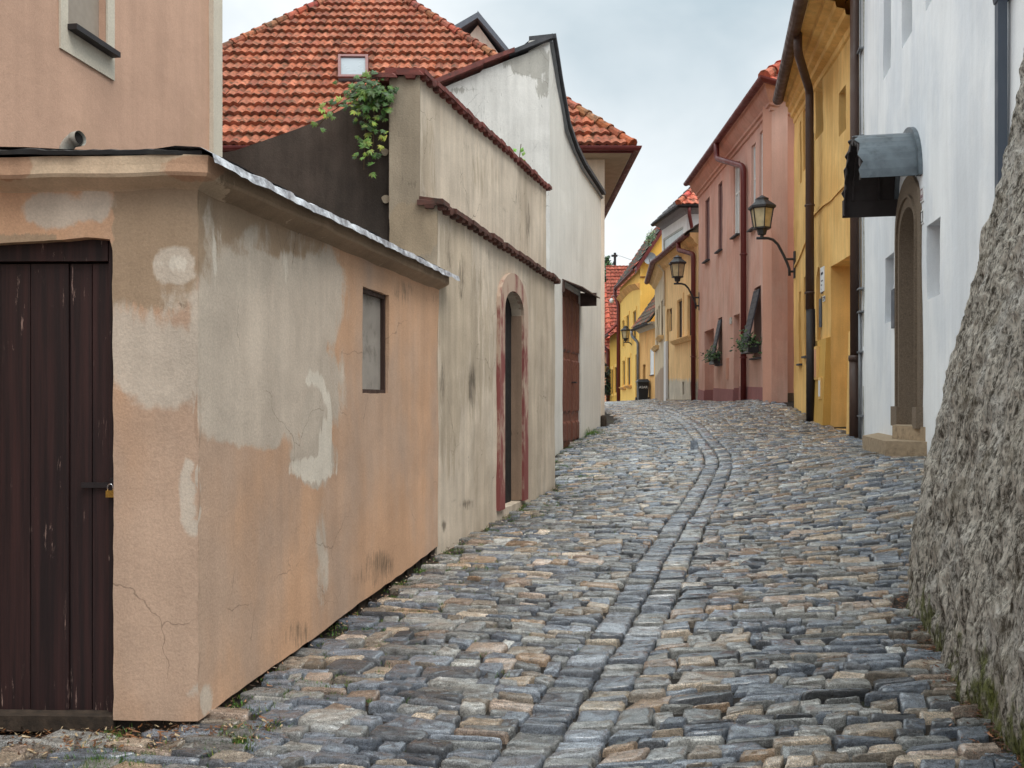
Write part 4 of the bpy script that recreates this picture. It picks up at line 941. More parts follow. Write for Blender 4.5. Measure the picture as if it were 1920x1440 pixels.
for i in range(20):
    t0, t1 = math.pi*i/20, math.pi*(i+1)/20; q4 = []
    for t, rr in ((t0,.9),(t1,.9),(t1,1.1),(t0,1.1)): q4.append((hc+hr*rr*math.cos(t), hz+hrise*rr*math.sin(t)))
    mb.hexa([WF.pt(*p,-.02) for p in q4]+[WF.pt(*p,.05) for p in q4])
mk('hood_collar', mb, M['hood_metal'], hd)
# scalloped front valence
mb = MB()
nsc = 26
for i in range(nsc):
    t0, t1 = math.pi*i/nsc, math.pi*(i+1)/nsc
    def vp(t, rr, d_): return WF.pt(hc+hr*rr*math.cos(t), hz+hrise*rr*math.sin(t), d_)
    d0_ = .72; k0, k1 = .82+.05*(i%3), .82+.05*((i+1)%3)
    mb.hexa([vp(t0,k0,d0_),vp(t1,k1,d0_),vp(t1,.975,d0_),vp(t0,.975,d0_),vp(t0,k0,d0_+.02),vp(t1,k1,d0_+.02),vp(t1,.975,d0_+.02),vp(t0,.975,d0_+.02)])
mb.fbox(WF, hc-hr*1.0, hc-hr*.975, hz-.24, hz+.01, .0, .76); mb.fbox(WF, hc-hr*.97, hc-hr*.80, hz-.22, hz+.0, .74, .76)
mk('hood_valence', mb, M['hood_dark'], hd)
for kk in (.25, .6):
    mb = MB()
    for i in range(10):
        t0, t1 = math.pi*(.5+.5*i/10), math.pi*(.5+.5*(i+1)/10)
        mb.hexa([WF.pt(hc+hr*.965*math.cos(t0),hz+hrise*.965*math.sin(t0),kk),WF.pt(hc+hr*.965*math.cos(t1),hz+hrise*.965*math.sin(t1),kk),WF.pt(hc+hr*.965*math.cos(t1),hz+hrise*.965*math.sin(t1),kk+.03),WF.pt(hc+hr*.965*math.cos(t0),hz+hrise*.965*math.sin(t0),kk+.03),
                 WF.pt(hc+hr*.93*math.cos(t0),hz+hrise*.93*math.sin(t0),kk),WF.pt(hc+hr*.93*math.cos(t1),hz+hrise*.93*math.sin(t1),kk),WF.pt(hc+hr*.93*math.cos(t1),hz+hrise*.93*math.sin(t1),kk+.03),WF.pt(hc+hr*.93*math.cos(t0),hz+hrise*.93*math.sin(t0),kk+.03)])
    mk('hood_rib', mb, M['hood_dark'], hd)
# text helper: real raised lettering on a face
def text_on(F, txt, s0, z0, size, d, mat, parent, name='lettering', sx=1.0):
    cu = bpy.data.curves.new(name, 'FONT'); cu.body = txt; cu.size = size; cu.extrude = .0015
    to = bpy.data.objects.new(name, cu); COL.objects.link(to); bpy.context.view_layer.update()
    dg = bpy.context.evaluated_depsgraph_get(); me = bpy.data.meshes.new_from_object(to.evaluated_get(dg)); bpy.data.objects.remove(to)
    mb = MB(); mb.v = [tuple(F.pt(s0+v.co.x*sx, z0+v.co.y, d+v.co.z)) for v in me.vertices]; mb.f = [tuple(p.vertices) for p in me.polygons]
    return mk(name, mb, mat, parent)
def plate(F, l, r_, t, b, parent, name='plate', mat='white_sign', border=None):
    q = F.quad(l, r_, t, b); o = mk(name, MB().fbox(F, q[0][0], q[1][0], q[0][1], q[2][1], 0, .02), M[mat], parent)
    if border:
        mb = MB(); s0, s1, h0, h1 = q[0][0]+.02, q[1][0]-.02, q[0][1]+.02, q[2][1]-.02; w_ = .012
        for r4 in ((s0,s1,h0,h0+w_),(s0,s1,h1-w_,h1),(s0,s0+w_,h0,h1),(s1-w_,s1,h0,h1)): mb.fbox(F, *r4, .02, .023)
        mk('border', mb, M[border], o)
    return o, q
M['plum'] = simple('plum_enamel', C(120,70,80), .5)
o, q = plate(WF, 1729, 1734, 396, 422, wh, 'house_number', border='sign_ink'); text_on(WF, '1', q[0][0]+.07, q[0][1]+.06, (q[2][1]-q[0][1])*.75, .021, M['sign_ink'], o, 'numeral', sx=1.6)
o, q = plate(WF, 1728.5, 1733.5, 354, 381, wh, 'street_plate', border='plum'); text_on(WF, '1273', q[0][0]+.03, q[0][1]+.05, (q[2][1]-q[0][1])*.3, .021, M['plum'], o, 'numeral')
q = WF.quad(1676, 1682, 544, 616); mk('info_board', MB().fbox(WF, q[0][0], q[1][0], q[0][1], q[2][1], 0, .04), M['slate_pipe'], wh)
# hopper and square downpipe near the buttress
hs0, hs1 = WF.sh(1865,0,.10)[0], WF.sh(1889,0,.02)[0]; zt3 = WF.sh(1876,14)[1]
hop = mk('downpipe', MB().fbox(WF, hs0, hs1, 2.2, zt3+.01, .02, .10), M['slate_pipe'], wh)
e0, e1_ = WF.sh(1856,0,.15)[0], WF.sh(1898,0,.02)[0]
P = [(hs0,hs1,zt3-.04),(e0,e1_,zt3+.12),(e0,e1_,zt3+.5)]
mb = MB()
for i in range(2):
    a, b = P[i], P[i+1]; o1 = .03 if i == 0 else .06
    mb.hexa([WF.pt(a[0],a[2],.11 if i==0 else .15),WF.pt(a[1],a[2],.11 if i==0 else .15),WF.pt(a[1],a[2],.0),WF.pt(a[0],a[2],.0),WF.pt(b[0],b[2],.15),WF.pt(b[1],b[2],.15),WF.pt(b[1],b[2],.0),WF.pt(b[0],b[2],.0)])
mk('hopper', mb, M['slate_pipe'], hop)
bw = WF.pt(0,0,-.46); bw2 = WF.pt(WF.L,0,-.46)
mk('rear_walls', MB().prism([(bw.x,bw.y-.02),(bw2.x,bw2.y),(bw2.x+6,bw2.y),(bw.x+6,bw.y-.02)], 0, 9.45), M['white_house'], wh)

# ---- yellow house
YF = Face(xy(1489,22.0), (WF.A.x-.02, WF.A.y+.0))
yh = thing('house', 'ochre-yellow house with a heavy moulded cornice and a deep door recess, beside the white house', 'house', tuple(YF.pt(3, .8, -1)))
holes = []; recs = []; wl = []
for (l,r_,t,b,dp,k) in [(1529,1543,84,264,.3,1),(1573,1586,176,257,.28,0),(1499.5,1503,230,345,.25,1),(1506,1511,208,322,.25,1),(1498.5,1502.5,548,682,.25,1),(1508,1514,520,668,.25,1)]:
    q = YF.quad(l,r_,t,b); holes.append(q); recs.append(dp); wl.append((q,dp,k))
dqy = YF.quad(1558,1597,500,803); holes.append(dqy); recs.append(.75)
q = YF.quad(1531,1537.5,515,790); s0, s1 = q[0][0], q[1][0]; zs_ = q[2][1]-.15
holes.append([(s0,YF.sh(1531,646)[1]),(s1,YF.sh(1531,646)[1]),(s1,zs_)]+[((s0+s1)/2+(s1-s0)/2*math.cos(t), zs_+.3*math.sin(t)) for t in [math.pi*i/8 for i in range(1,8)]]+[(s0,zs_)]); recs.append(.3)
ZW = 8.42
slab('wall', YF, [(0,.8),(YF.L,.4),(YF.L,ZW),(0,ZW)], holes, M['yellow'], yh, thick=.4, step=.3, amp=.015, rec=recs, jit=.006)
for q, dp, k in wl: window(YF, q, dp-.03, yh, fm='white_frame' if k else 'wood_frame', mull=k, sill='slate' if q[0][1] < 4 else None)
mk('door', MB().fbox(YF, dqy[0][0]-.03, dqy[1][0]+.03, dqy[0][1]-.1, dqy[2][1]+.03, -.8, -.74), M['wood_frame'], yh)
mk('niche_back', MB().fbox(YF, s0-.03, s1+.03, YF.sh(1531,646)[1]-.1, zs_+.4, -.34, -.29), M['yellow_low'], yh)
# plinths, flaring
def flare(F, px0, px1, pyt, d, zb, mat, parent, name='plinth'):
    a, z = F.sh(px0, pyt); b = F.sh(px1, pyt)[0]
    return mk(name, MB().hexa([F.pt(a,zb,d*1.8),F.pt(b,zb,d*1.8),F.pt(b,zb,-.02),F.pt(a,zb,-.02),F.pt(a,z,d),F.pt(b,z,d),F.pt(b,z+.03,-.02),F.pt(a,z+.03,-.02)]), mat, parent)
flare(YF, 1532, 1557.5, 641, .09, g1(*YF.pt(YF.sh(1545,0)[0],0)[:2])-.02, M['yellow_low'], yh)
flare(YF, 1597.5, 1611, 622, .06, .55, M['yellow'], yh)
for (l, r_, t, b, mt) in [(1541,1546,650,712,'salmon'),(1549,1554,708,748,'white_sign')]:
    q = YF.quad(l, r_, t, b); mk('meter_box', MB().fbox(YF, q[0][0], q[1][0], q[0][1], q[2][1], .08, .16), M['yellow'], yh); mk('meter_door', MB().fbox(YF, q[0][0]+.05, q[1][0]-.05, q[0][1]+.05, q[2][1]-.06, .155, .17), M[mt], yh)
# string course
mb = MB(); P = [YF.sh(a,b) for a,b in [(1490,502),(1500,482),(1512,452),(1526,402),(1545,382),(1560,372),(1578,352),(1597,333),(1608,320)]]
for i in range(len(P)-1):
    a, b = P[i], P[i+1]; mb.hexa([YF.pt(a[0],a[1]-.05,.035),YF.pt(b[0],b[1]-.05,.035),YF.pt(b[0],b[1]-.03,-.01),YF.pt(a[0],a[1]-.03,-.01),YF.pt(a[0],a[1]+.02,.035),YF.pt(b[0],b[1]+.02,.035),YF.pt(b[0],b[1]+.05,-.01),YF.pt(a[0],a[1]+.05,-.01)])
mk('string_course', mb, M['yellow'], yh)
# cornice, gutter, roof
yend = (YF.pt(0,0).x+3.0, YF.pt(0,0).y+.6)
pth = [yend, (YF.A.x,YF.A.y), (YF.B.x,YF.B.y)]; pth = pth[1:]
prf = [(-.2,8.0),(0,8.1),(.06,8.12),(.08,8.22),(.26,8.26),(.28,8.36),(.44,8.40),(.46,8.50),(.62,8.54),(.64,8.64),(.9,8.68),(.9,8.86),(-.2,8.86)]
def spl(f, s_): return f*(.32+(.92-.32)*s_/YF.L) if f > 0 else f
mb = MB(); nst = 14
for i in range(nst+1):
    for f_, h_ in prf: s_ = YF.L*i/nst; mb.v.append(tuple(YF.pt(s_, h_-.0, spl(f_, s_))))
kp = len(prf); mb.f = [(i*kp+j, i*kp+(j+1)%kp, (i+1)*kp+(j+1)%kp, (i+1)*kp+j) for i in range(nst) for j in range(kp)]+[tuple(range(kp))]
mk('cornice', mb, M['yellow'], yh)
g0, g2_ = YF.pt(0,0,.32), YF.pt(YF.L,0,.92); gutter('gutter', [(g0.x,g0.y),(g2_.x,g2_.y)], 8.70, .06, .13, M['brown_pipe'], yh)
a = YF.pt(.1, 8.78, .34); tile_roof('roof', a, (g2_.x-g0.x,g2_.y-g0.y,0), tuple(Vector((-YF.n.x*.77,-YF.n.y*.77,.64))), 3.5, lambda v: (0, YF.L+.1), .22, .35, RED, M['tile'], yh, sub=4)
bw = YF.pt(0,0,-.42); bw2 = YF.pt(YF.L,0,-.42)
mk('rear_walls', MB().prism([(bw.x,bw.y),(bw2.x,bw2.y+.05),(bw2.x+5,bw2.y+.05),(bw.x+5,bw.y)], .3, 8.4), M['yellow'], yh)
# brown downpipe with swan neck
pX = xy(1518,19.2); pX2 = xy(1520,19.2); dpz = HH(580, 19.2)
gp0 = W(1496, 60, 18.0); downpipe('downpipe', [gp0, gp0-Vector((0,0,.4)), Vector((*pX, 7.95)), Vector((*pX, dpz))], .085, M['brown_pipe'], yh, rings=[dpz+.35, dpz+2.2])
downpipe('downpipe', [Vector((*pX2, dpz)), Vector((*pX2, g1(*pX2)-.05))], .095, M['black_pipe'], yh)
# signs
o, q = plate(YF, 1539.5, 1546.5, 503, 549, yh, 'notice_board')
zz = q[2][1]
for i in range(7): mk('notice_text', MB().fbox(YF, q[0][0]+.08, q[1][0]-.08-(i%3)*.05, zz-.16-i*.1, zz-.11-i*.1, .02, .024), M['sign_ink'], o) if i in (0,) else None
text_on(YF, 'MUZEUM', q[0][0]+.05, zz-.32, .1, .022, M['sign_ink'], o, sx=.9) if False else None
for i in range(6): mk('text_line', MB().fbox(YF, q[0][0]+.1, q[1][0]-.1-(i*37%3)*.06, zz-.30-i*.085, zz-.275-i*.085, .02, .023), M['sign_ink'], o)
o, q = plate(YF, 1544, 1548, 556, 566, yh, 'house_number', border='sign_ink'); text_on(YF, '14', q[0][0]+.06, q[0][1]+.04, .09, .021, M['sign_ink'], o, 'numeral', sx=1.8)
q = YF.quad(1538, 1541.5, 561, 614); mk('narrow_sign', MB().fbox(YF, q[0][0], q[1][0], q[0][1], q[2][1], 0, .03), M['slate_pipe'], yh)
mk('thin_pipe', MB().tube([YF.pt(YF.sh(1528,0)[0], 7.2, .03), YF.pt(YF.sh(1528.5,0)[0], 1.6, .03)], .012, 6), M['cable'], yh)
# cable along cornice
mk('cable', MB().tube([YF.pt(*YF.sh(1605,-20),.02), YF.pt(*YF.sh(1560,40),.02), YF.pt(*YF.sh(1543,75),.02), YF.pt(*YF.sh(1532,105),.02)], .012, 5), M['cable'], yh)

# big brown pipe in the seam of yellow and white house, with conduits
SP = Face((WF.A.x,WF.A.y),(WF.B.x,WF.B.y))
sp1 = WF.pt(.02,0,.11); sg = g1(sp1.x, sp1.y)
pp = thing('drain_pipe', 'wide dark brown rain pipe running up the seam of yellow and white house', 'drainpipe', (sp1.x, sp1.y, sg))
pz = HH(668,16)
mk('pipe', MB().tube([(sp1.x,sp1.y,10),(sp1.x,sp1.y,pz)], .075, 14), M['brown_pipe'], pp, smooth=True)
mk('base_pipe', MB().tube([(sp1.x,sp1.y,pz+.02),(sp1.x,sp1.y,sg-.1)], .088, 14).lathe([(.1,0),(.105,.05),(.1,.1)], (sp1.x,sp1.y,pz-.08), 14), M['brown_pipe'], pp, smooth=True)
cp = WF.pt(.22,0,.05); cg = g1(cp.x, cp.y)
co = thing('conduit', 'slim grey cable conduit clipped to the white wall beside the brown rain pipe', 'conduit', (cp.x, cp.y, cg))
mk('tube', MB().tube([(cp.x,cp.y,10),(cp.x,cp.y,HH(585,15.9))], .014, 8).tube([(cp.x,cp.y,HH(585,15.9)),(cp.x,cp.y,cg-.05)], .03, 8), M['gray_metal'], co, smooth=True)
for py in (95, 258, 542, 585, 660, 780): mk('clip', MB().fbox(WF, .08, .36, HH(py,15.9)-.015, HH(py,15.9)+.015, .0, .085), M['gray_metal'], co)
mk('corner_strip', MB().fbox(WF, .30, .36, .5, 10, -.02, .012), M['pvc'], wh)
for px, py, Y, sx_, sy_, sz_ in [(1514,800,19.6,.5,.35,.3)]:
    p = W(px, py, Y); mb = MB().lathe([(.02,-.1),(.26,-.1),(.29,.05),(.27,.16),(.2,.21),(.02,.22)], tuple(p), 9)
    mb.v = [(x+mn.noise(Vector((x*4,y*4,z*4)))*.06, y+mn.noise(Vector((x*4,y*4,z*4+5)))*.06, z+mn.noise(Vector((x*4,y*4,z*4+8)))*.04) for x,y,z in mb.v]
    mk('guard_stone', mb, M['granite'], label='rough boulder at the foot of the yellow house beside its black pipe', cat='stone')
p0 = dqy[0][0]; mk('doorstep', MB().fbox(YF, dqy[0][0]+.02, dqy[1][0]-.02, .3, dqy[0][1]-.02+.02, -.7, .06), M['granite'], yh)

# ---- pink house
PK = Face(xy(1310,33.0), xy(1447,23.0)); PS = Face(xy(1447,23.0), (8.6,24.3))
pk = thing('house', 'dusty pink two-storey house with a burgundy plinth and a maroon rain pipe', 'house', tuple(PK.pt(5,1.2,-1)))
holes = []; recs = []; wl = []
for (l,r_,t,b,fm,pm,dp,k) in [(1322.5,1330.5,377,492,'recess_shade','recess_shade',.1,0),(1346.5,1354.5,347,473,'recess_shade','recess_shade',.1,0),(1376,1387,313,446,'white_frame','grey_glass',.1,1),(1409,1417,275,432,'white_frame','grey_glass',.12,1),(1424,1433.5,250,418,'white_frame','grey_glass',.12,1),(1347,1354,597,684,'wood_frame','glass',.25,0),(1413.5,1427,541,672,'wood_frame','glass',.3,0)]:
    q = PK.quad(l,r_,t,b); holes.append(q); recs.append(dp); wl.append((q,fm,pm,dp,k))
d1 = PK.quad(1321,1338.5,622,756); d2 = PK.quad(1376,1387,592,757)
d1 = [(a, max(b, 1.2)) for a,b in d1]; d2 = [(a, max(b, 1.15)) for a,b in d2]
slab('wall', PK, [(0,1.0),(PK.L,1.0),(PK.L,9.0),(0,9.0)], holes+[d1,d2], M['pink'], pk, thick=.4, step=.4, amp=.012, rec=recs+[.6,.5], jit=.004)
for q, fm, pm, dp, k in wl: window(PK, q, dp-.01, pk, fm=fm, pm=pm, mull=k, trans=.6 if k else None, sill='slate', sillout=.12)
for q, dp in ((d1,.62),(d2,.52)): mk('door', MB().fbox(PK, q[0][0]-.02, q[1][0]+.02, q[0][1]-.1, q[2][1]+.02, -dp-.05, -dp), M['wood_frame'], pk)
slab('side_wall', PS, [(0.002,1.3),(PS.L,1.5),(PS.L,9.0),(0.002,9.0)], [], M['pink_side'], pk, thick=.3, step=.4, amp=.012)
hpl = 1.4+.34
segs = [(0,d1[0][0]),(d1[1][0],d2[0][0]),(d2[1][0],PK.sh(1441,700)[0])]
mb = MB()
for a, b in segs: mb = MB(); mk('plinth', mb.hexa([PK.pt(a,1.1,.05),PK.pt(b,1.1,.05),PK.pt(b,1.1,-.01),PK.pt(a,1.1,-.01),PK.pt(a,hpl+.06,.02),PK.pt(b,hpl-.02,.02),PK.pt(b,hpl-.02,-.01),PK.pt(a,hpl+.06,-.01)]), M['burgundy'], pk)
for q, dp in ((d1,.6),(d2,.5)): mk('plinth', MB().fbox(PK, q[0][0]-.0, q[0][0]+.015, 1.1, hpl+.02, -dp, .0), M['burgundy'], pk)
gl_, gz_ = .42, 9.3
pth = [(PK.A.x,PK.A.y),(PK.B.x,PK.B.y),(PS.B.x,PS.B.y)]
mk('cornice', MB().sweep(pth, [(-.2,8.68),(.0,8.72),(.05,8.74),(.06,8.82),(.12,8.84),(.13,8.9),(.22,9.0),(.3,9.12),(.32,9.2),(.38,9.22),(.38,9.32),(-.2,9.32)]), M['pink'], pk)
gutter('gutter', pth, 9.28, .46, .1, M['maroon_pipe'], pk)
mk('fascia', MB().sweep(pth, [(.38,9.2),(.40,9.2),(.40,9.36),(.38,9.36)]), M['maroon_pipe'], pk)
hx, hy = xy(1423,22.55); hx2 = hx
pal2 = [(188,92,72),(172,80,66),(200,110,90),(150,84,72)]
Vs = Vector((.78,0,.62)); tile_roof('roof', (PK.A.x-.42, 33.1, 9.35), (0.0+(hx-(PK.A.x-.42))/(33.1-hy)*1, -1, 0), tuple(Vs), 4.0, lambda v: (0, 10.5-v*.78), .25, .36, pal2, M['tile'], pk, sub=4)
tile_roof('roof', (hx, hy, 9.35), (1,.18,0), (0,.78,.62), 3.0, lambda v: (v*.78, 4), .25, .36, pal2, M['tile'], pk, sub=4)
ridge_caps('hip_ridge', (hx+.18,hy+.18,9.5), (hx+3.2,hy+3.2,9.35+2.6), .15, .42, pal2, M['tile'], pk)
sp = PK.sh(1394,0,.12)[0]; yg = PK.sh(1372,0)[0]
gA = PK.pt(yg-.0, 9.2, .46)
downpipe('downpipe', [gA, gA-Vector((0,0,.45)), PK.pt(sp-.05, 8.0, .12), PK.pt(sp, 7.6, .12), PK.pt(sp, 1.25, .12)], .085, M['maroon_pipe'], pk, rings=[2.6, 5.5])
b1 = PK.pt(0.02,0,-.42); b2 = PK.pt(PK.L-.1,0,-.42); mk('rear_walls', MB().prism([(b1.x,b1.y),(b2.x,b2.y+.6),(b2.x+4,b2.y+1),(b1.x+4,b1.y)], 1, 9.1), M['pink_side'], pk)
mb = MB()
for (l,r_,t,b) in [(1425,1438,662,712),(1383-20,1383-17,672,712)]:
    pass
q = PK.quad(1434.5,1440,663,708); mk('meter_box', MB().fbox(PK, q[0][0], q[1][0], q[0][1], q[2][1], 0, .04), M['pink_side'], pk)
q = PK.quad(1363,1366.5,672,712); mk('meter_box', MB().fbox(PK, q[0][0], q[1][0], q[0][1], q[2][1], 0, .04), M['pink_side'], pk)
q = PK.quad(1369.5,1373,596,608); mk('house_number', MB().fbox(PK, q[0][0], q[1][0], q[0][1], q[2][1], 0, .03), M['pvc'], pk)
# slanted shutters
for (l,r_,t,b,ou) in [(1347,1354,600,688,.28),(1413.5,1426,545,668,.36)]:
    q = PK.quad(l,r_,t,b); a0, a1 = q[0][0]+.04, q[1][0]-.04; z0, z1 = q[0][1]+.25, q[2][1]-.02
    mb = MB().hexa([PK.pt(a0,z0,ou),PK.pt(a1,z0,ou),PK.pt(a1,z0,ou-.04),PK.pt(a0,z0,ou-.04),PK.pt(a0,z1,.02),PK.pt(a1,z1,.02),PK.pt(a1,z1,-.02),PK.pt(a0,z1,-.02)])
    sh = mk('shutter', mb, M['shutter_dark'], pk)
    mb = MB()
    for i in range(10):
        t0 = (i+.3)/10; zc_, dc = z1+(z0-z1)*t0, .02+(ou-.02)*t0; mb.fbox(PK, a0+.05, a1-.05, zc_-.02, zc_+.02, dc-.01, dc+.006)
    mk('slat', mb, M['shutter_dark'], sh)
# flower boxes
for i, (l,r_,t,b,ou,lb_) in enumerate([(1345,1354,664,684,.35,'dark window box with trailing green plants beside the pink house door recess'),(1412,1427,640,664,.42,'dark window box of green plants under the shutter right of the maroon pipe')]):
    q = PK.quad(l,r_,t,b); c0 = PK.pt((q[0][0]+q[1][0])/2, q[0][1], .15)
    fb = thing('window_box', lb_, 'window box', tuple(c0), 'window boxes on the pink house')
    mk('planter', MB().fbox(PK, q[0][0], q[1][0], q[0][1], q[0][1]+.24, .06, ou-.08), M['black_plastic'], fb)
    mb = MB(); mb.col = []
    for k in range(260):
        c1 = PK.pt(random.uniform(q[0][0]-.15,q[1][0]+.1), q[0][1]+.28+random.gauss(0,.12), ou*.45+random.gauss(.08,.13))
        leafset(mb, c1, random.uniform(.07,.13), (random.uniform(-1,.3),random.uniform(-1,.2),random.uniform(.2,1)), random.choice([(52,74,40),(64,92,48),(40,58,34),(84,108,54)]), 'single')
    mk('foliage', mb, M['leaf'], fb)
# lightning wire and grey pipe on the pink side wall
cw = xy(1481.5, 23.6); cz = g1(*cw)
lc = thing('conductor', 'thin wire and grey guard pipe running down the pink side wall', 'lightning conductor', (cw[0], cw[1], cz))
mk('wire', MB().tube([W(1456,200,23.2), W(1460,212,23.2), W(1475,225,23.5), W(1481,240,23.6), W(1481,600,23.55)], .012, 6), M['cable'], lc)
mk('guard_pipe', MB().tube([W(1481.5,596,23.5), (cw[0],23.5,cz-.1)], .03, 8), M['gray_metal'], lc)
for py in (256, 400, 545, 620, 730): mk('clip', MB().tube([W(1481,py,23.5), W(1490,py,23.7)], .018, 6), M['cable'], lc)
q0 = xy(1462,23.6); mk('foot_stone', MB().box(q0[0], q0[0]+.7, 23.25, 24.2, 1.0, HH(737,23.6)), M['granite'], label='grey stone block filling the corner between the pink and yellow house', cat='stone')

# ---- beige house with the curved eave
B1 = Face(xy(1247,39.5), xy(1309,33.3)); B2 = Face(xy(1228,47.0), xy(1247,39.5))
bh = thing('house', 'pale beige house with a curved brown gutter and whitewashed foot, left of the pink house', 'house', tuple(B1.pt(2,1.3,-1)))
holes = []; wl = []
for (l,r_,t,b) in [(1271,1280,566,641),(1290.5,1298.5,556,633),(1254,1260,580,622)]:
    q = B1.quad(l,r_,t,b); holes.append(q); wl.append(q)
for (l,r_,t,b) in [(1279.5,1282.5,716,740),(1294.5,1297.5,716,742)]: holes.append(B1.quad(l,r_,t,b))
q = B1.quad(1250,1254.5,592,748); zsp = q[2][1]; arch = [q[0],q[1],(q[1][0],zsp)]+[((q[0][0]+q[1][0])/2+(q[1][0]-q[0][0])/2*math.cos(t), zsp+.3*math.sin(t)) for t in [math.pi*i/6 for i in range(1,6)]]+[(q[0][0],zsp)]
arch = [(a, max(b, 1.35)) for a,b in arch]
def bm1(px, py): return (inpoly_soft(py, 700, 725)*.95, 0, 0)
def bm2(px, py): return (0, inpoly_soft(py+(px-1228)*1.2, 700, 712)*1.0, 0)
slab('wall', B1, [(0,1.1),(B1.L,1.1),(B1.L,7.5),(0,7.5)], holes+[arch], M['beige'], bh, thick=.4, step=.3, amp=.012, rec=[.14]*3+[.1]*2+[.3], mask=bm1)
for q in wl: window(B1, q, .12, bh, mull=1, pm='shade_glass')
mk('door', MB().fbox(B1, arch[0][0]-.02, arch[1][0]+.02, 1.3, zsp+.35, -.34, -.3), M['wood_frame'], bh)
mk('cellar_hatch', MB().fbox(B1, B1.sh(1279,0)[0], B1.sh(1298,0)[0], 1.3, 2.1, -.2, -.1), M['wood_frame'], bh)
h2 = [B2.quad(l,r_,t,b) for (l,r_,t,b) in [(1231,1233,582,652),(1234.5,1236.5,575,646),(1240,1243,565,634)]]
slab('wall', B2, [(0,1.1),(B2.L,1.1),(B2.L,7.5),(0,7.5)], h2, M['beige_dull'], bh, thick=.4, step=.3, amp=.012, rec=.12, mask=bm2)
for q in h2: window(B2, q, .1, bh, mull=0, pm='shade_glass')
def sill_bar(F, l, r_, py, parent, mat='sandstone', out=.22, th=.14):
    a, z = F.sh(l, py); b = F.sh(r_, py)[0]
    mk('sill', MB().hexa([F.pt(a+.05,z-th,0),F.pt(b-.05,z-th,0),F.pt(b-.05,z-th,out*.4),F.pt(a+.05,z-th,out*.4),F.pt(a,z,0),F.pt(b,z,0),F.pt(b,z,out),F.pt(a,z,out)]).fbox(F, a, b, z, z+.03, 0, out+.02), M[mat], parent)
sill_bar(B1, 1265, 1300, 641, bh, 'beige'); sill_bar(B2, 1228.5, 1236, 655, bh, 'beige'); sill_bar(B2, 1238, 1244.5, 636, bh, 'beige')
for q in wl[:2]:
    mb = MB(); a, b = q[0][0], q[1][0]
    for r4 in ((a-.18,a-.03,q[0][1],q[2][1]+.25),(b+.03,b+.18,q[0][1],q[2][1]+.25),(a-.03,b+.03,q[2][1]+.05,q[2][1]+.25)): mb.fbox(B1, *r4, 0, .03)
    mk('window_surround', mb, M['beige'], bh)
bb2 = B2.A; pth = [(B2.A.x,B2.A.y),(B1.A.x-.02,B1.A.y+.6),(B1.A.x+.02,B1.A.y-.5),(B1.B.x,B1.B.y)]
mk('cornice', MB().sweep(pth, [(-.1,7.0),(.0,7.1),(.12,7.2),(.16,7.3),(.3,7.42),(.3,7.55),(-.1,7.55)]), M['beige'], bh)
gutter('gutter', pth, 7.52, .42, .13, M['maroon_pipe'], bh)
pal3 = [(120,84,70),(96,76,68),(140,92,74),(86,78,70)]
pr_ = B1.pt(0, 7.55, .4); tile_roof('roof', pr_, (B1.u.x,B1.u.y,0), (.78,.0,.52), 3.0, lambda v: (0, B1.L+.0), .3, .36, pal3, M['old_tile'], bh, sub=4)
pr_ = B2.pt(0, 7.55, .4); tile_roof('roof', pr_, (B2.u.x,B2.u.y,0), (.78,.0,.52), 3.0, lambda v: (0, B2.L+.3), .3, .36, pal3, M['old_tile'], bh, sub=4)
sp = B1.L-.25
downpipe('downpipe', [B1.pt(sp-1.2,7.45,.42), B1.pt(sp-1.2,7.15,.42), B1.pt(sp,6.8,.12), B1.pt(sp,1.2,.12)], .09, M['maroon_pipe'], bh, rings=[3.0])
mk('rain_pipe', MB().tube([B1.pt(.03,7.3,.3), B1.pt(.03,7.0,.06), B1.pt(.03,5.5,.06)], .05, 8), M['cream_trim'], bh)
mk('wall_pier', MB().fbox(B1, -.05, .42, 1.2, B1.sh(1249,640)[1], -.05, .05), M['white_far'], bh)
b1 = B2.pt(0,0,-.42); b2 = B1.pt(B1.L,0,-.42); b3 = B1.pt(0,0,-.42); mk('rear_walls', MB().prism([(b1.x,b1.y),(b3.x,b3.y),(b2.x,b2.y),(b2.x+3,b2.y),(b1.x+3,b1.y)], 1, 7.5), M['beige'], bh)
mk('footing', MB().fbox(B1, 0, B1.L, .9, 1.42, -.1, .03), M['sandstone'], bh)

# ---- white upper house behind the beige roof
wc = xy(1287, 41.0); WU = Face((7.44,45.0), wc); WV = Face(wc, (wc[0]+4, 41.0))
wu = thing('house', 'white house with a red tiled hip above the beige house roof', 'house', (wc[0]+2, 44, 1.2))
zE = HH(385, 40.6)
q = WU.quad(1243.5, 1281, 452, 476); pz1, pz0 = WU.sh(1281,424)[1], WU.sh(1281,470)[1]
wq = [(q[0][0],pz0-1),(q[1][0],pz0-1),(q[1][0],pz1),(q[0][0],pz1)]
slab('wall', WU, [(0,1.2),(WU.L,1.2),(WU.L,zE),(0,zE)], [wq], M['white_far'], wu, thick=.3, step=.5, rec=.08)
window(WU, wq, .07, wu, fm='pvc', pm='grey_glass', mull=0, fw=.08)
slab('side_wall', WV, [(0.002,1.2),(WV.L,1.2),(WV.L,zE),(0.002,zE)], [], M['white_far'], wu, thick=.3, step=.5)
pth = [(WU.A.x,WU.A.y),wc,(wc[0]+4,41.0)]
mk('cornice', MB().sweep(pth, [(-.1,zE-.34),(.02,zE-.3),(.1,zE-.2),(.2,zE-.14),(.38,zE-.08),(.38,zE+.02),(-.1,zE+.02)]), simple('grey_cornice', C(150,148,152), .7), wu)
gutter('gutter', pth, zE, .46, .12, M['black_pipe'], wu)
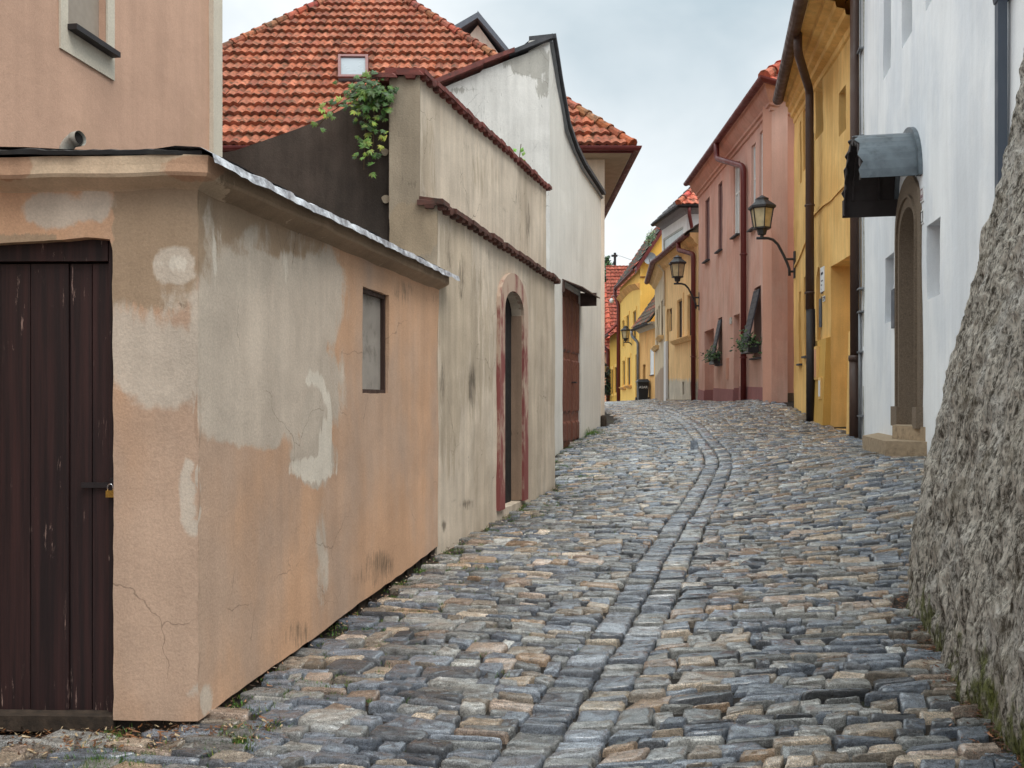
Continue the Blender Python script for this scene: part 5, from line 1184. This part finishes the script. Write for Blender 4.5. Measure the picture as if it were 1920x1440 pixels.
hx, hy = wc[0]-.45, 40.55; tile_roof('roof', (hx,hy,zE+.04), (1,0,0), (0,.72,.69), 3.6, lambda v: (v*.72, 4), .3, .36, [(200,110,88),(214,128,104),(188,100,80)], M['tile'], wu, sub=4, amp=.05)
tile_roof('roof', (6.98,45.1,zE+.04), (hx-6.98,hy-45.1,0), (.72,0,.69), 3.6, lambda v: (0, 4.57-v*.72), .3, .36, [(110,108,112),(96,96,102)], M['old_tile'], wu, sub=4)
ridge_caps('hip_ridge', (hx,hy,zE+.1), (hx+2.6,hy+2.6,zE+2.6), .14, .45, [(196,104,84)], M['tile'], wu)
downpipe('downpipe', [(wc[0]+.05,40.55,zE-.1),(wc[0]+.05,40.6,zE-.4),(wc[0]+.25,40.88,zE-1.1),(wc[0]+.25,40.88,5)], .08, M['maroon_pipe'], wu)

# ---- small orange house
OF = Face(xy(1198.5,52.0), xy(1231,47.3))
oh = thing('house', 'small low orange house with a mossy tiled roof, left of the beige house', 'house', tuple(OF.pt(2,1.4,-1)))
oz = HH(618,51.5)
dq = OF.quad(1205,1210.5,684,746); dq = [(a,max(b,1.35)) for a,b in dq]; wq = OF.quad(1219.5,1226,656,703)
slab('wall', OF, [(0,1.1),(OF.L,1.1),(OF.L,oz+.1),(0,oz+.1)], [dq,wq], M['orange'], oh, thick=.35, step=.4, rec=.2)
mk('door', MB().fbox(OF, dq[0][0]-.02, dq[1][0]+.02, 1.3, dq[2][1]+.02, -.22, -.18), M['wood_frame'], oh)
window(OF, wq, .04, oh, fm='white_frame', pm='white_sign', mull=0, sill='slate')
mk('cornice', MB().sweep([tuple(OF.A),tuple(OF.B)], [(-.1,oz-.25),(.0,oz-.2),(.2,oz-.02),(.3,oz),(.3,oz+.1),(-.1,oz+.1)]), M['cream_trim'], oh)
gutter('gutter', [tuple(OF.A),tuple(OF.B)], oz+.05, .4, .12, M['black_pipe'], oh)
tile_roof('roof', OF.pt(-.3,oz+.12,.36), (OF.u.x,OF.u.y,0), (.58,.1,.8), 2.6, lambda v: (0, OF.L+.4), .3, .33, [(116,92,76),(96,84,74),(150,84,66),(86,80,74)], M['old_tile'], oh, sub=4, amp=.05)
downpipe('downpipe', [OF.pt(-.2,oz-.02,.4), OF.pt(-.2,oz-.3,.4), OF.pt(.15,oz-.7,.1), OF.pt(.15,1.2,.1)], .08, M['gray_metal'], oh)
b1 = OF.pt(0,0,-.4); b2 = OF.pt(OF.L,0,-.4); mk('rear_walls', MB().prism([(b1.x,b1.y-.1),(b2.x,b2.y),(b2.x+3,b2.y),(b1.x+3,b1.y-.1)], 1, oz), M['orange'], oh)

# ---- tall bright yellow house
Y2 = Face(xy(1162,62.0), xy(1200,52.6)); Y3 = Face(xy(1200,52.6), (xy(1200,52.6)[0]+4.2, 52.6))
y2 = thing('house', 'tall lemon yellow house with a satellite dish on its gable, beyond the orange house', 'house', tuple(Y2.pt(3,1.4,-1)))
ze2 = HH(505,53.0); hl = []; 
for (l,r_,t,b) in [(1168,1171.5,603,650),(1175.5,1180,594,642),(1188,1193.5,586,640),(1168.5,1172.5,678,722),(1177.5,1182.5,672,722)]: hl.append(Y2.quad(l,r_,t,b))
dq = Y2.quad(1191.5,1196.5,665,750); dq = [(a,max(b,1.3)) for a,b in dq]
slab('wall', Y2, [(0,1.1),(Y2.L,1.1),(Y2.L,ze2),(0,ze2)], hl+[dq], M['light_yellow'], y2, thick=.35, step=.5, rec=[.12]*5+[.3])
for q in hl: window(Y2, q, .1, y2, mull=0, pm='shade_glass')
mb = MB()
for q in hl:
    a, b = q[0][0], q[1][0]
    for r4 in ((a-.2,a-.03,q[0][1]-.1,q[2][1]+.25),(b+.03,b+.2,q[0][1]-.1,q[2][1]+.25),(a-.03,b+.03,q[2][1]+.04,q[2][1]+.25)): mb.fbox(Y2, *r4, 0, .04)
mk('window_surround', mb, M['light_yellow'], y2)
sill_bar(Y2, 1166.5, 1174, 727, y2, 'orange'); sill_bar(Y2, 1176, 1184.5, 724, y2, 'orange')
mk('door', MB().fbox(Y2, dq[0][0]-.02, dq[1][0]+.02, 1.3, dq[2][1]+.02, -.35, -.3), M['wood_frame'], y2)
mb = MB(); P = [Y2.sh(a,b) for a,b in [(1163,562),(1170,553),(1177,545),(1186,538),(1199.5,535)]]
for i in range(len(P)-1):
    a, b = P[i], P[i+1]; mb.hexa([Y2.pt(a[0],a[1]-.22,.02),Y2.pt(b[0],b[1]-.22,.02),Y2.pt(b[0],b[1]-.22,-.01),Y2.pt(a[0],a[1]-.22,-.01),Y2.pt(a[0],a[1]+.1,.28),Y2.pt(b[0],b[1]+.1,.28),Y2.pt(b[0],b[1]+.14,-.01),Y2.pt(a[0],a[1]+.14,-.01)])
mk('cornice', mb, M['orange'], y2)
gzt = [Y3.sh(1245,425), Y3.sh(1200,497)]
slab('gable_wall', Y3, [(0.002,1.2),(Y3.L,1.2),(Y3.L,Y3.sh(1290,365)[1]),gzt[0],gzt[1],(0.002,ze2)], [], M['bright_yellow'], y2, thick=.3, step=.5)
gutter('gutter', [tuple(Y2.A),tuple(Y2.B)], ze2+.0, .3, .14, M['maroon_pipe'], y2)
q0 = Y3.sh(1192,507); q1 = Y3.sh(1250,420)
mk('verge_board', MB().hexa([Y3.pt(q0[0],q0[1]-.15,.3),Y3.pt(q1[0],q1[1]-.15,.3),Y3.pt(q1[0],q1[1]-.15,-.3),Y3.pt(q0[0],q0[1]-.15,-.3),Y3.pt(q0[0],q0[1]+.2,.3),Y3.pt(q1[0],q1[1]+.2,.3),Y3.pt(q1[0],q1[1]+.2,-.3),Y3.pt(q0[0],q0[1]+.2,-.3)]), M['maroon_pipe'], y2)
V_ = (Y3.pt(*q1)-Y3.pt(*q0)); tile_roof('roof', Y3.pt(q0[0],q0[1]+.22,.2), (Y2.u.x*-1,-Y2.u.y,0), tuple(V_.normalized()), 4.2, lambda v: (0, 9.8), .32, .36, [(104,108,104),(120,112,100),(170,86,72),(96,102,100)], M['old_tile'], y2, sub=4, amp=.06, step=.08)
dc = Y3.pt(*Y3.sh(1217,486), .35); dish = MB()
R0 = .36; ax = Vector((-.3,-.94,.15)).normalized(); t1 = ax.cross(Vector((0,0,1))).normalized(); t2 = ax.cross(t1)
for rr, off_ in ((0,-.08),(.5,-.05),(1,.0)):
    for k in range(16): a = 2*math.pi*k/16; dish.v.append(tuple(dc+t1*R0*rr*math.cos(a)+t2*R0*rr*math.sin(a)+ax*off_))
dish.f = [(i*16+k,i*16+(k+1)%16,(i+1)*16+(k+1)%16,(i+1)*16+k) for i in range(2) for k in range(16)]
dt = thing('satellite_dish', 'grey satellite dish on the yellow gable wall', 'satellite dish', tuple(dc)); mk('reflector', dish, M['gray_metal'], dt, smooth=True)
mk('arm', MB().tube([dc+Vector((0,.4,-.2)), dc+Vector((0,0,-.3)), dc+ax*.35+Vector((0,0,-.1))], .02, 6), M['gray_metal'], dt)
downpipe('downpipe', [Y2.pt(-.1,ze2-.1,.3), Y2.pt(-.1,ze2-.5,.3), Y2.pt(.2,ze2-1.2,.12), Y2.pt(.2,1.2,.12)], .12, M['maroon_pipe'], y2)
b1 = Y2.pt(0,0,-.4); b2 = Y2.pt(Y2.L,0,-.4); mk('rear_walls', MB().prism([(b1.x,b1.y),(b2.x,b2.y+.4),(b2.x+4,b2.y+.4),(b1.x+4,b1.y)], 1, ze2), M['bright_yellow'], y2)
mk('vent', MB().tube([Y3.pt(*Y3.sh(1219,581),-.1), Y3.pt(*Y3.sh(1219,581),.25)], .12, 10), M['black_pipe'], y2)
mk('bracket_bar', MB().fbox(Y3, Y3.sh(1200,519)[0], Y3.sh(1210,519)[0], Y3.sh(1200,520)[1], Y3.sh(1200,518.5)[1], 0, .06), M['maroon_pipe'], y2)

# ---- low deep yellow house at the end, and the red roofed house behind
Y4 = Face(xy(1143,68.0), xy(1160,62.2))
y4 = thing('house', 'low deep yellow house with a maroon tiled roof at the far end of the street', 'house', tuple(Y4.pt(2,1.3,-1)))
z4 = HH(640,66); hl = [Y4.quad(1147,1150.3,694,738), Y4.quad(1153.8,1157.8,690,736)]
slab('wall', Y4, [(0,1.0),(Y4.L,1.0),(Y4.L,z4+.5),(0,z4+.5)], hl, M['deep_yellow'], y4, thick=.3, step=.6, rec=.12)
for q in hl:
    window(Y4, q, .1, y4, mull=0, pm='shade_glass')
    mb = MB(); a, b = q[0][0], q[1][0]
    for r4 in ((a-.2,a-.03,q[0][1],q[2][1]+.25),(b+.03,b+.2,q[0][1],q[2][1]+.25),(a-.03,b+.03,q[2][1]+.04,q[2][1]+.25),(a-.25,b+.25,q[0][1]-.2,q[0][1]-.05)): mb.fbox(Y4, *r4, 0, .05)
    mk('window_surround', mb, M['light_yellow'], y4)
gutter('gutter', [tuple(Y4.A),tuple(Y4.B)], z4+.3, .6, .14, M['maroon_pipe'], y4)
tile_roof('roof', Y4.pt(-.5,z4+.4,.6), (Y4.u.x,Y4.u.y,0), (.72,.1,.69), 4.0, lambda v: (0, Y4.L+1), .32, .36, [(150,66,58),(134,60,54),(160,76,64)], M['tile'], y4, sub=4, amp=.05)
downpipe('downpipe', [Y4.pt(-.3,z4+.2,.6), Y4.pt(-.3,z4-.1,.6), Y4.pt(.1,z4-.6,.12), Y4.pt(.1,1,.12)], .14, M['maroon_pipe'], y4)
b1 = Y4.pt(0,0,-.35); b2 = Y4.pt(Y4.L,0,-.35); mk('rear_walls', MB().prism([(b1.x,b1.y),(b2.x,b2.y),(b2.x+4,b2.y),(b1.x+4,b1.y)], 1, z4), M['deep_yellow'], y4)
rr = thing('house', 'house with a bright red tiled roof closing the far end of the street', 'house', (8, 84, 1.2))
za, zb2 = HH(662,80), HH(530,80)
tile_roof('roof', (xy(1105,80)[0],80,za), (1,0,0), (0,.55,.83), 7.2, lambda v: (0, 4.5), .36, .38, [(180,92,72),(168,84,68),(190,104,82)], M['tile'], rr, sub=4, amp=.07, step=.08)
xh = xy(1141,80)[0]; tile_roof('roof', (xh,80.2,za+1.2), (1,0,0), (0,.3,.95), 7.2, lambda v: (0, 3.5), .36, .34, [(176,94,78),(166,88,74),(184,104,86)], M['tile'], rr, sub=4, amp=.07, step=.08)
ridge_caps('ridge', (xh,79.9,za+1.2), (xh+.0,82.2,zb2+.2), .24, .5, [(214,112,88)], M['tile'], rr)
mk('wall', MB().box(xy(1100,81)[0], xy(1175,81)[0], 80.4, 90, 1, za+.2), M['salmon'], rr)
mb = MB()
for i in range(10): a = xy(1118,79.7)[0]+i*.16; mb.box(a, a+.14, 82.9, 83, HH(610,80), HH(545,80))
mk('board_wall', mb, M['pvc'], rr); mk('eave_board', MB().box(xy(1118,79.7)[0], xy(1139,79.7)[0], 82.6, 83.1, HH(545,80), HH(538,80)), M['brown_pipe'], rr)
# tree, pole, wires
def foliage(mb, c, rad, n_, size, cols, flat=1.0):
    for _ in range(n_):
        v = Vector((random.gauss(0,1), random.gauss(0,1), random.gauss(0,1))).normalized()*random.random()**.4
        p = Vector(c)+Vector((v.x*rad[0], v.y*rad[1], v.z*rad[2])); leafset(mb, p, size*random.uniform(.6,1.3), (random.uniform(-1,1),random.uniform(-1,.3),random.uniform(0,1)), random.choice(cols), 'single')
tr = thing('tree', 'dark green bushy tree rising behind the red roofs in the distance', 'tree', (9.4, 98, 5)); mb = MB(); mb.col = []
tc_ = W(1138, 515, 100)
for c0, r3 in [((tc_.x,98,tc_.z),(1.0,1.2,1.1)),((tc_.x-1.0,98,tc_.z-.5),(1.0,1.2,1.0)),((tc_.x+.8,98.5,tc_.z-.4),(.9,1,.9)),((tc_.x-.2,98,tc_.z+1.0),(.35,.4,.8)),((tc_.x,98,tc_.z-1.2),(1.9,1.3,.7))]: foliage(mb, c0, r3, 420, .26, [(58,84,52),(76,104,62),(44,66,42),(92,116,74)])
mk('crown', mb, M['leaf'], tr); mk('trunk', MB().tube([(tc_.x,98,1),(tc_.x+.1,98,tc_.z-.5),(tc_.x,98,tc_.z+.8)], [.3,.2,.06], 8), M['bark'], tr)
po_ = W(1153,474,92); pole = thing('utility_pole', 'slim dark utility pole with insulators above the far roofs', 'utility pole', (po_.x, 92, 1.2))
mk('pole', MB().tube([(po_.x,92,1.2),(po_.x,92,po_.z)], .13, 8), M['black_pipe'], pole); mk('insulator', MB().box(po_.x-.35,po_.x+.25,91.9,92.1,po_.z-.4,po_.z-.2).box(po_.x-.2,po_.x-.1,91.8,92,po_.z-1.2,po_.z-.9), M['black_pipe'], pole)
mk('power_line', MB().tube([(po_.x,92,po_.z-.2),W(1140,481,90),W(1118,492,88)], .018, 5), M['cable'], label='thin power line running left from the utility pole', cat='power line')
mk('power_line', MB().tube([(po_.x,92,po_.z-.2),W(1166,481,88),W(1183,487,84)], .018, 5), M['cable'], label='thin power line running right from the utility pole to the yellow roof', cat='power line')
sb = thing('shrub', 'dark green shrub at the left end of the far street beneath the post lantern', 'shrub', (*xy(1130,66), 1.1)); mb = MB(); mb.col = []
for px,py,r_ in [(1131,715,.7),(1136,700,.5),(1128,735,.7),(1137,730,.5)]: p = W(px,py,67); foliage(mb, p, (r_,r_,r_), 160, .2, [(44,60,38),(58,80,46),(34,46,32)])
mk('foliage', mb, M['leaf'], sb); mk('stem', MB().tube([W(1131,760,67), W(1132,720,67)], .05, 6), M['bark'], sb)
sb2 = thing('rooftop_sapling', 'small sapling growing from the gutter beside the white house roof', 'plant', tuple(W(1222,460,46))); mb = MB(); mb.col = []
for px,py,r_ in [(1223,440,.22),(1219,446,.22),(1216,452,.2)]: foliage(mb, W(px,py,50), (r_,.3,r_*1.5), 60, .13, [(92,120,84),(116,138,100)])
mk('foliage', mb, M['leaf'], sb2)

# ---- street lanterns
def lantern_parts(root, o, s=1.0):
    """lantern standing on point o (centre of its foot)"""
    o = Vector(o); rot = R(30)
    mk('lamp_foot', MB().lathe([(.045*s,0),(.045*s,.06*s),(.1*s,.07*s),(.13*s,.2*s),(.22*s,.205*s),(.225*s,.24*s)], o, 6, rot), M['lamp_metal'], root)
    gl = mk('lamp_glass', MB().lathe([(.185*s,.235*s),(.262*s,.70*s)], o, 6, rot), M['lamp_glass'], root)
    mb = MB()
    for k in range(6):
        a = rot+k*math.pi/3; mb.tube([o+Vector((.2*s*math.cos(a),.2*s*math.sin(a),.23*s)), o+Vector((.28*s*math.cos(a),.28*s*math.sin(a),.71*s))], .014*s, 6)
    mk('glazing_bar', mb, M['lamp_metal'], root)
    mk('lamp_roof', MB().lathe([(.30*s,.68*s),(.335*s,.70*s),(.34*s,.75*s),(.30*s,.78*s),(.17*s,.88*s),(.16*s,.90*s),(.165*s,.94*s),(.14*s,.95*s),(.07*s,.99*s),(.02*s,1.02*s)], o, 6, rot), M['lamp_metal'], root)
def wall_lamp(loc):
    root = thing('street_lamp', 'black wall lantern on a curved arm between the pink and ochre-yellow houses', 'street lamp', loc, 'old street lanterns')
    L = Vector(loc); k = .01294; g = lambda px, py: L+Vector(((px-1490)*k, 0, (510-py)*k))
    mk('arm', MB().tube([g(1419,447),g(1440,447),g(1450,450),g(1459,459),g(1470,480),g(1476,493),g(1480,504),g(1480.5,517)], .034, 8), M['lamp_metal'], root, smooth=True)
    mk('bracket', MB().tube([g(1475,486),g(1491,486)], .028, 8).tube([g(1479,509),g(1491,509)], .028, 8).box(L.x-.02,L.x+.01,L.y-.05,L.y+.05,L.z-.15,L.z+.5), M['lamp_metal'], root)
    lantern_parts(root, g(1429,446))
    return root
l1 = wall_lamp(tuple(W(1490,510,21.85)))
def copy_tree(o, loc, label):
    r = o.copy(); COL.objects.link(r); r.location = loc; r['label'] = label
    for c in list(o.children):
        q = c.copy(); COL.objects.link(q); q.parent = r; q.matrix_parent_inverse = c.matrix_parent_inverse
    return r
copy_tree(l1, tuple(W(1311,574,32.9)), 'black wall lantern on a curved arm at the seam of the beige and pink houses')
copy_tree(l1, tuple(W(1197,666.5,56)), 'black wall lantern on a curved arm in front of the lemon yellow house')
p4 = W(1131,714,64); g4 = g1(p4.x, 64)
l4 = thing('street_lamp', 'black lantern standing on a post at the far left end of the street', 'street lamp', (p4.x,64,g4), 'old street lanterns')
lantern_parts(l4, (p4.x,64,HH(704,64)), 1.0); mk('post', MB().tube([(p4.x,64,g4-.1),(p4.x,64,HH(704,64))], [.07,.045], 8), M['lamp_metal'], l4)
# security camera
scp = W(1147,563,62); sc_ = thing('security_camera', 'small white dome camera hanging in front of the far red roof', 'camera', tuple(scp)); mk('dome', MB().lathe([(.02,-.22),(.14,-.15),(.16,0),(.1,.1),(.03,.14)], tuple(scp), 10), M['white_sign'], sc_, smooth=True)
mk('arm', MB().tube([scp+Vector((0,0,.14)), scp+Vector((0,0,.3)), scp+Vector((1.0,0,.35))], .03, 6), M['gray_metal'], sc_)
# ---- wheelie bin
by_ = 49.0; bx0 = (1205-960)/FPX*by_; bz = HH(752,by_); bs = (752-711)*by_/FPX
bn = thing('wheelie_bin', 'black wheelie bin with white lettering standing in front of the orange house', 'bin', (bx0, by_, bz))
w1, w0, dp = .30, .235, .32
mb = MB().hexa([(bx0-w0,by_-dp*.8,bz),(bx0+w0,by_-dp*.8,bz),(bx0+w0,by_+dp*.8,bz),(bx0-w0,by_+dp*.8,bz),(bx0-w1,by_-dp,bz+bs*.86),(bx0+w1,by_-dp,bz+bs*.86),(bx0+w1,by_+dp,bz+bs*.86),(bx0-w1,by_+dp,bz+bs*.86)])
mk('bin_body', mb, M['black_plastic'], bn)
mk('lid', MB().hexa([(bx0-.35,by_-dp-.06,bz+bs*.86+.003),(bx0+.35,by_-dp-.06,bz+bs*.86+.003),(bx0+.35,by_+dp+.05,bz+bs*.86+.003),(bx0-.35,by_+dp+.05,bz+bs*.86+.003),(bx0-.25,by_-dp+.1,bz+bs),(bx0+.25,by_-dp+.1,bz+bs),(bx0+.27,by_+dp,bz+bs*.97),(bx0-.27,by_+dp,bz+bs*.97)]), M['black_plastic'], bn)
for sx_ in (-1,1): mk('wheel', MB().tube([(bx0+.3*sx_,by_+.1,bz+.1),(bx0+.38*sx_,by_+.1,bz+.1)], .11, 12), M['black_pipe'], bn)
BF = Face((bx0-.3,by_-dp-.012),(bx0+.3,by_-dp-.012)); text_on(BF, 'ASAR', .06, bz+bs*.58, .19, 0, M['white_sign'], bn, 'lettering', sx=1.0)

# ---- grass, moss, needles and litter in the joints
mb = MB(); mb.col = []
def tuft(x, y, n_, hh_, sp):
    for _ in range(n_):
        a, b = random.gauss(0, sp), random.gauss(0, sp); z = g1c(x+a, y+b)+.008; h_ = hh_*random.uniform(.4,1.2); ang = random.random()*6.28
        dx, dy = math.cos(ang)*.003, math.sin(ang)*.003; lx, ly = random.gauss(0,.35)*h_, random.gauss(0,.35)*h_
        i = len(mb.v); mb.v += [(x+a-dx,y+b-dy,z),(x+a+dx,y+b+dy,z),(x+a+lx,y+b+ly,z+h_)]; mb.f.append((i,i+1,i+2))
        cc = [lin(q)*random.uniform(.6,1.2) for q in random.choice([(70,104,34),(92,124,44),(54,84,30),(112,132,60)])]; mb.col += [(*cc,1)]*3
cache = {}
def g1c(x, y):
    k = (round(x*5), round(y*5))
    if k not in cache: cache[k] = g1(k[0]/5, k[1]/5)
    return cache[k]
for (px,py,Y,n_,h_,sp) in [(180,1420,3.62,500,.035,.08),(250,1425,3.6,260,.03,.06),(440,1425,3.75,420,.035,.07),(470,1400,3.9,300,.03,.06),(210,1375,3.9,120,.03,.04),(480,1350,4.2,160,.025,.06),(860,1090,7.0,200,.03,.12),(640,1180,5.6,120,.02,.1),(970,935,10.3,300,.05,.12),(1110,820,17.2,260,.14,.12),(1090,840,15.8,200,.06,.3),(1010,960,9.6,250,.03,.3),(930,1000,9,220,.03,.35),(1080,880,13,260,.035,.4),(920,1060,7.7,160,.02,.3),(800,1200,5.6,110,.018,.3)]:
    p = W(px,py,Y); tuft(p.x, Y, n_, h_, sp)
for _ in range(900):   # thin grass along the left wall foot and in joints
    Y = random.uniform(4.2, 18); xl = float(lb(np.array(Y)))
    tuft(xl+abs(random.gauss(.1,.5)), Y, 22, .02, .03)
mk('grass', mb, M['leaf'], kind='stuff')
# weed at the wall foot
wd = thing('weed', 'leafy green weed at the foot of the white building beyond the brown doors', 'plant', tuple(W(1112,822,17.4))); mb = MB(); mb.col = []
foliage(mb, W(1112,818,17.4), (.16,.14,.09), 130, .07, [(92,136,52),(74,112,44),(116,150,64)]); mk('leaves', mb, M['leaf'], wd)
mb = MB(); mb.col = []
for _ in range(5200):
    r = random.random()
    if r < .45:
        Y = random.uniform(3.2, 6.4); x = float(rb(np.array(Y)))-abs(random.gauss(.0,.09))+.04; col = random.choice([(110,70,44),(134,88,56),(84,56,40)])
    elif r < .8:
        t = random.random(); x = -2.6+t*1.6; Y = 3.86+random.gauss(0,.09); col = random.choice([(128,84,50),(96,66,46),(170,150,120),(74,54,40)])
    else:
        Y = random.uniform(4.0, 12); x = float(lb(np.array(Y)))+abs(random.gauss(.0,.1)); col = random.choice([(150,112,86),(96,72,54),(180,160,140),(70,54,42)])
    L = random.uniform(.01,.035); a = random.random()*6.28; z = g1c(x,Y)+random.uniform(.0,.03); w_ = random.uniform(.0012,.004)
    i = len(mb.v); dx, dy = math.cos(a), math.sin(a)
    mb.v += [(x-dy*w_,Y+dx*w_,z),(x+dy*w_,Y-dx*w_,z),(x+dx*L+dy*w_,Y+dy*L-dx*w_,z+random.uniform(-.002,.012)),(x+dx*L-dy*w_,Y+dy*L+dx*w_,z+.004)]; mb.f.append((i,i+1,i+2,i+3)); cc = [lin(q) for q in col]; mb.col += [(*cc,1)]*4
mk('litter', mb, M['leaf'], kind='stuff')
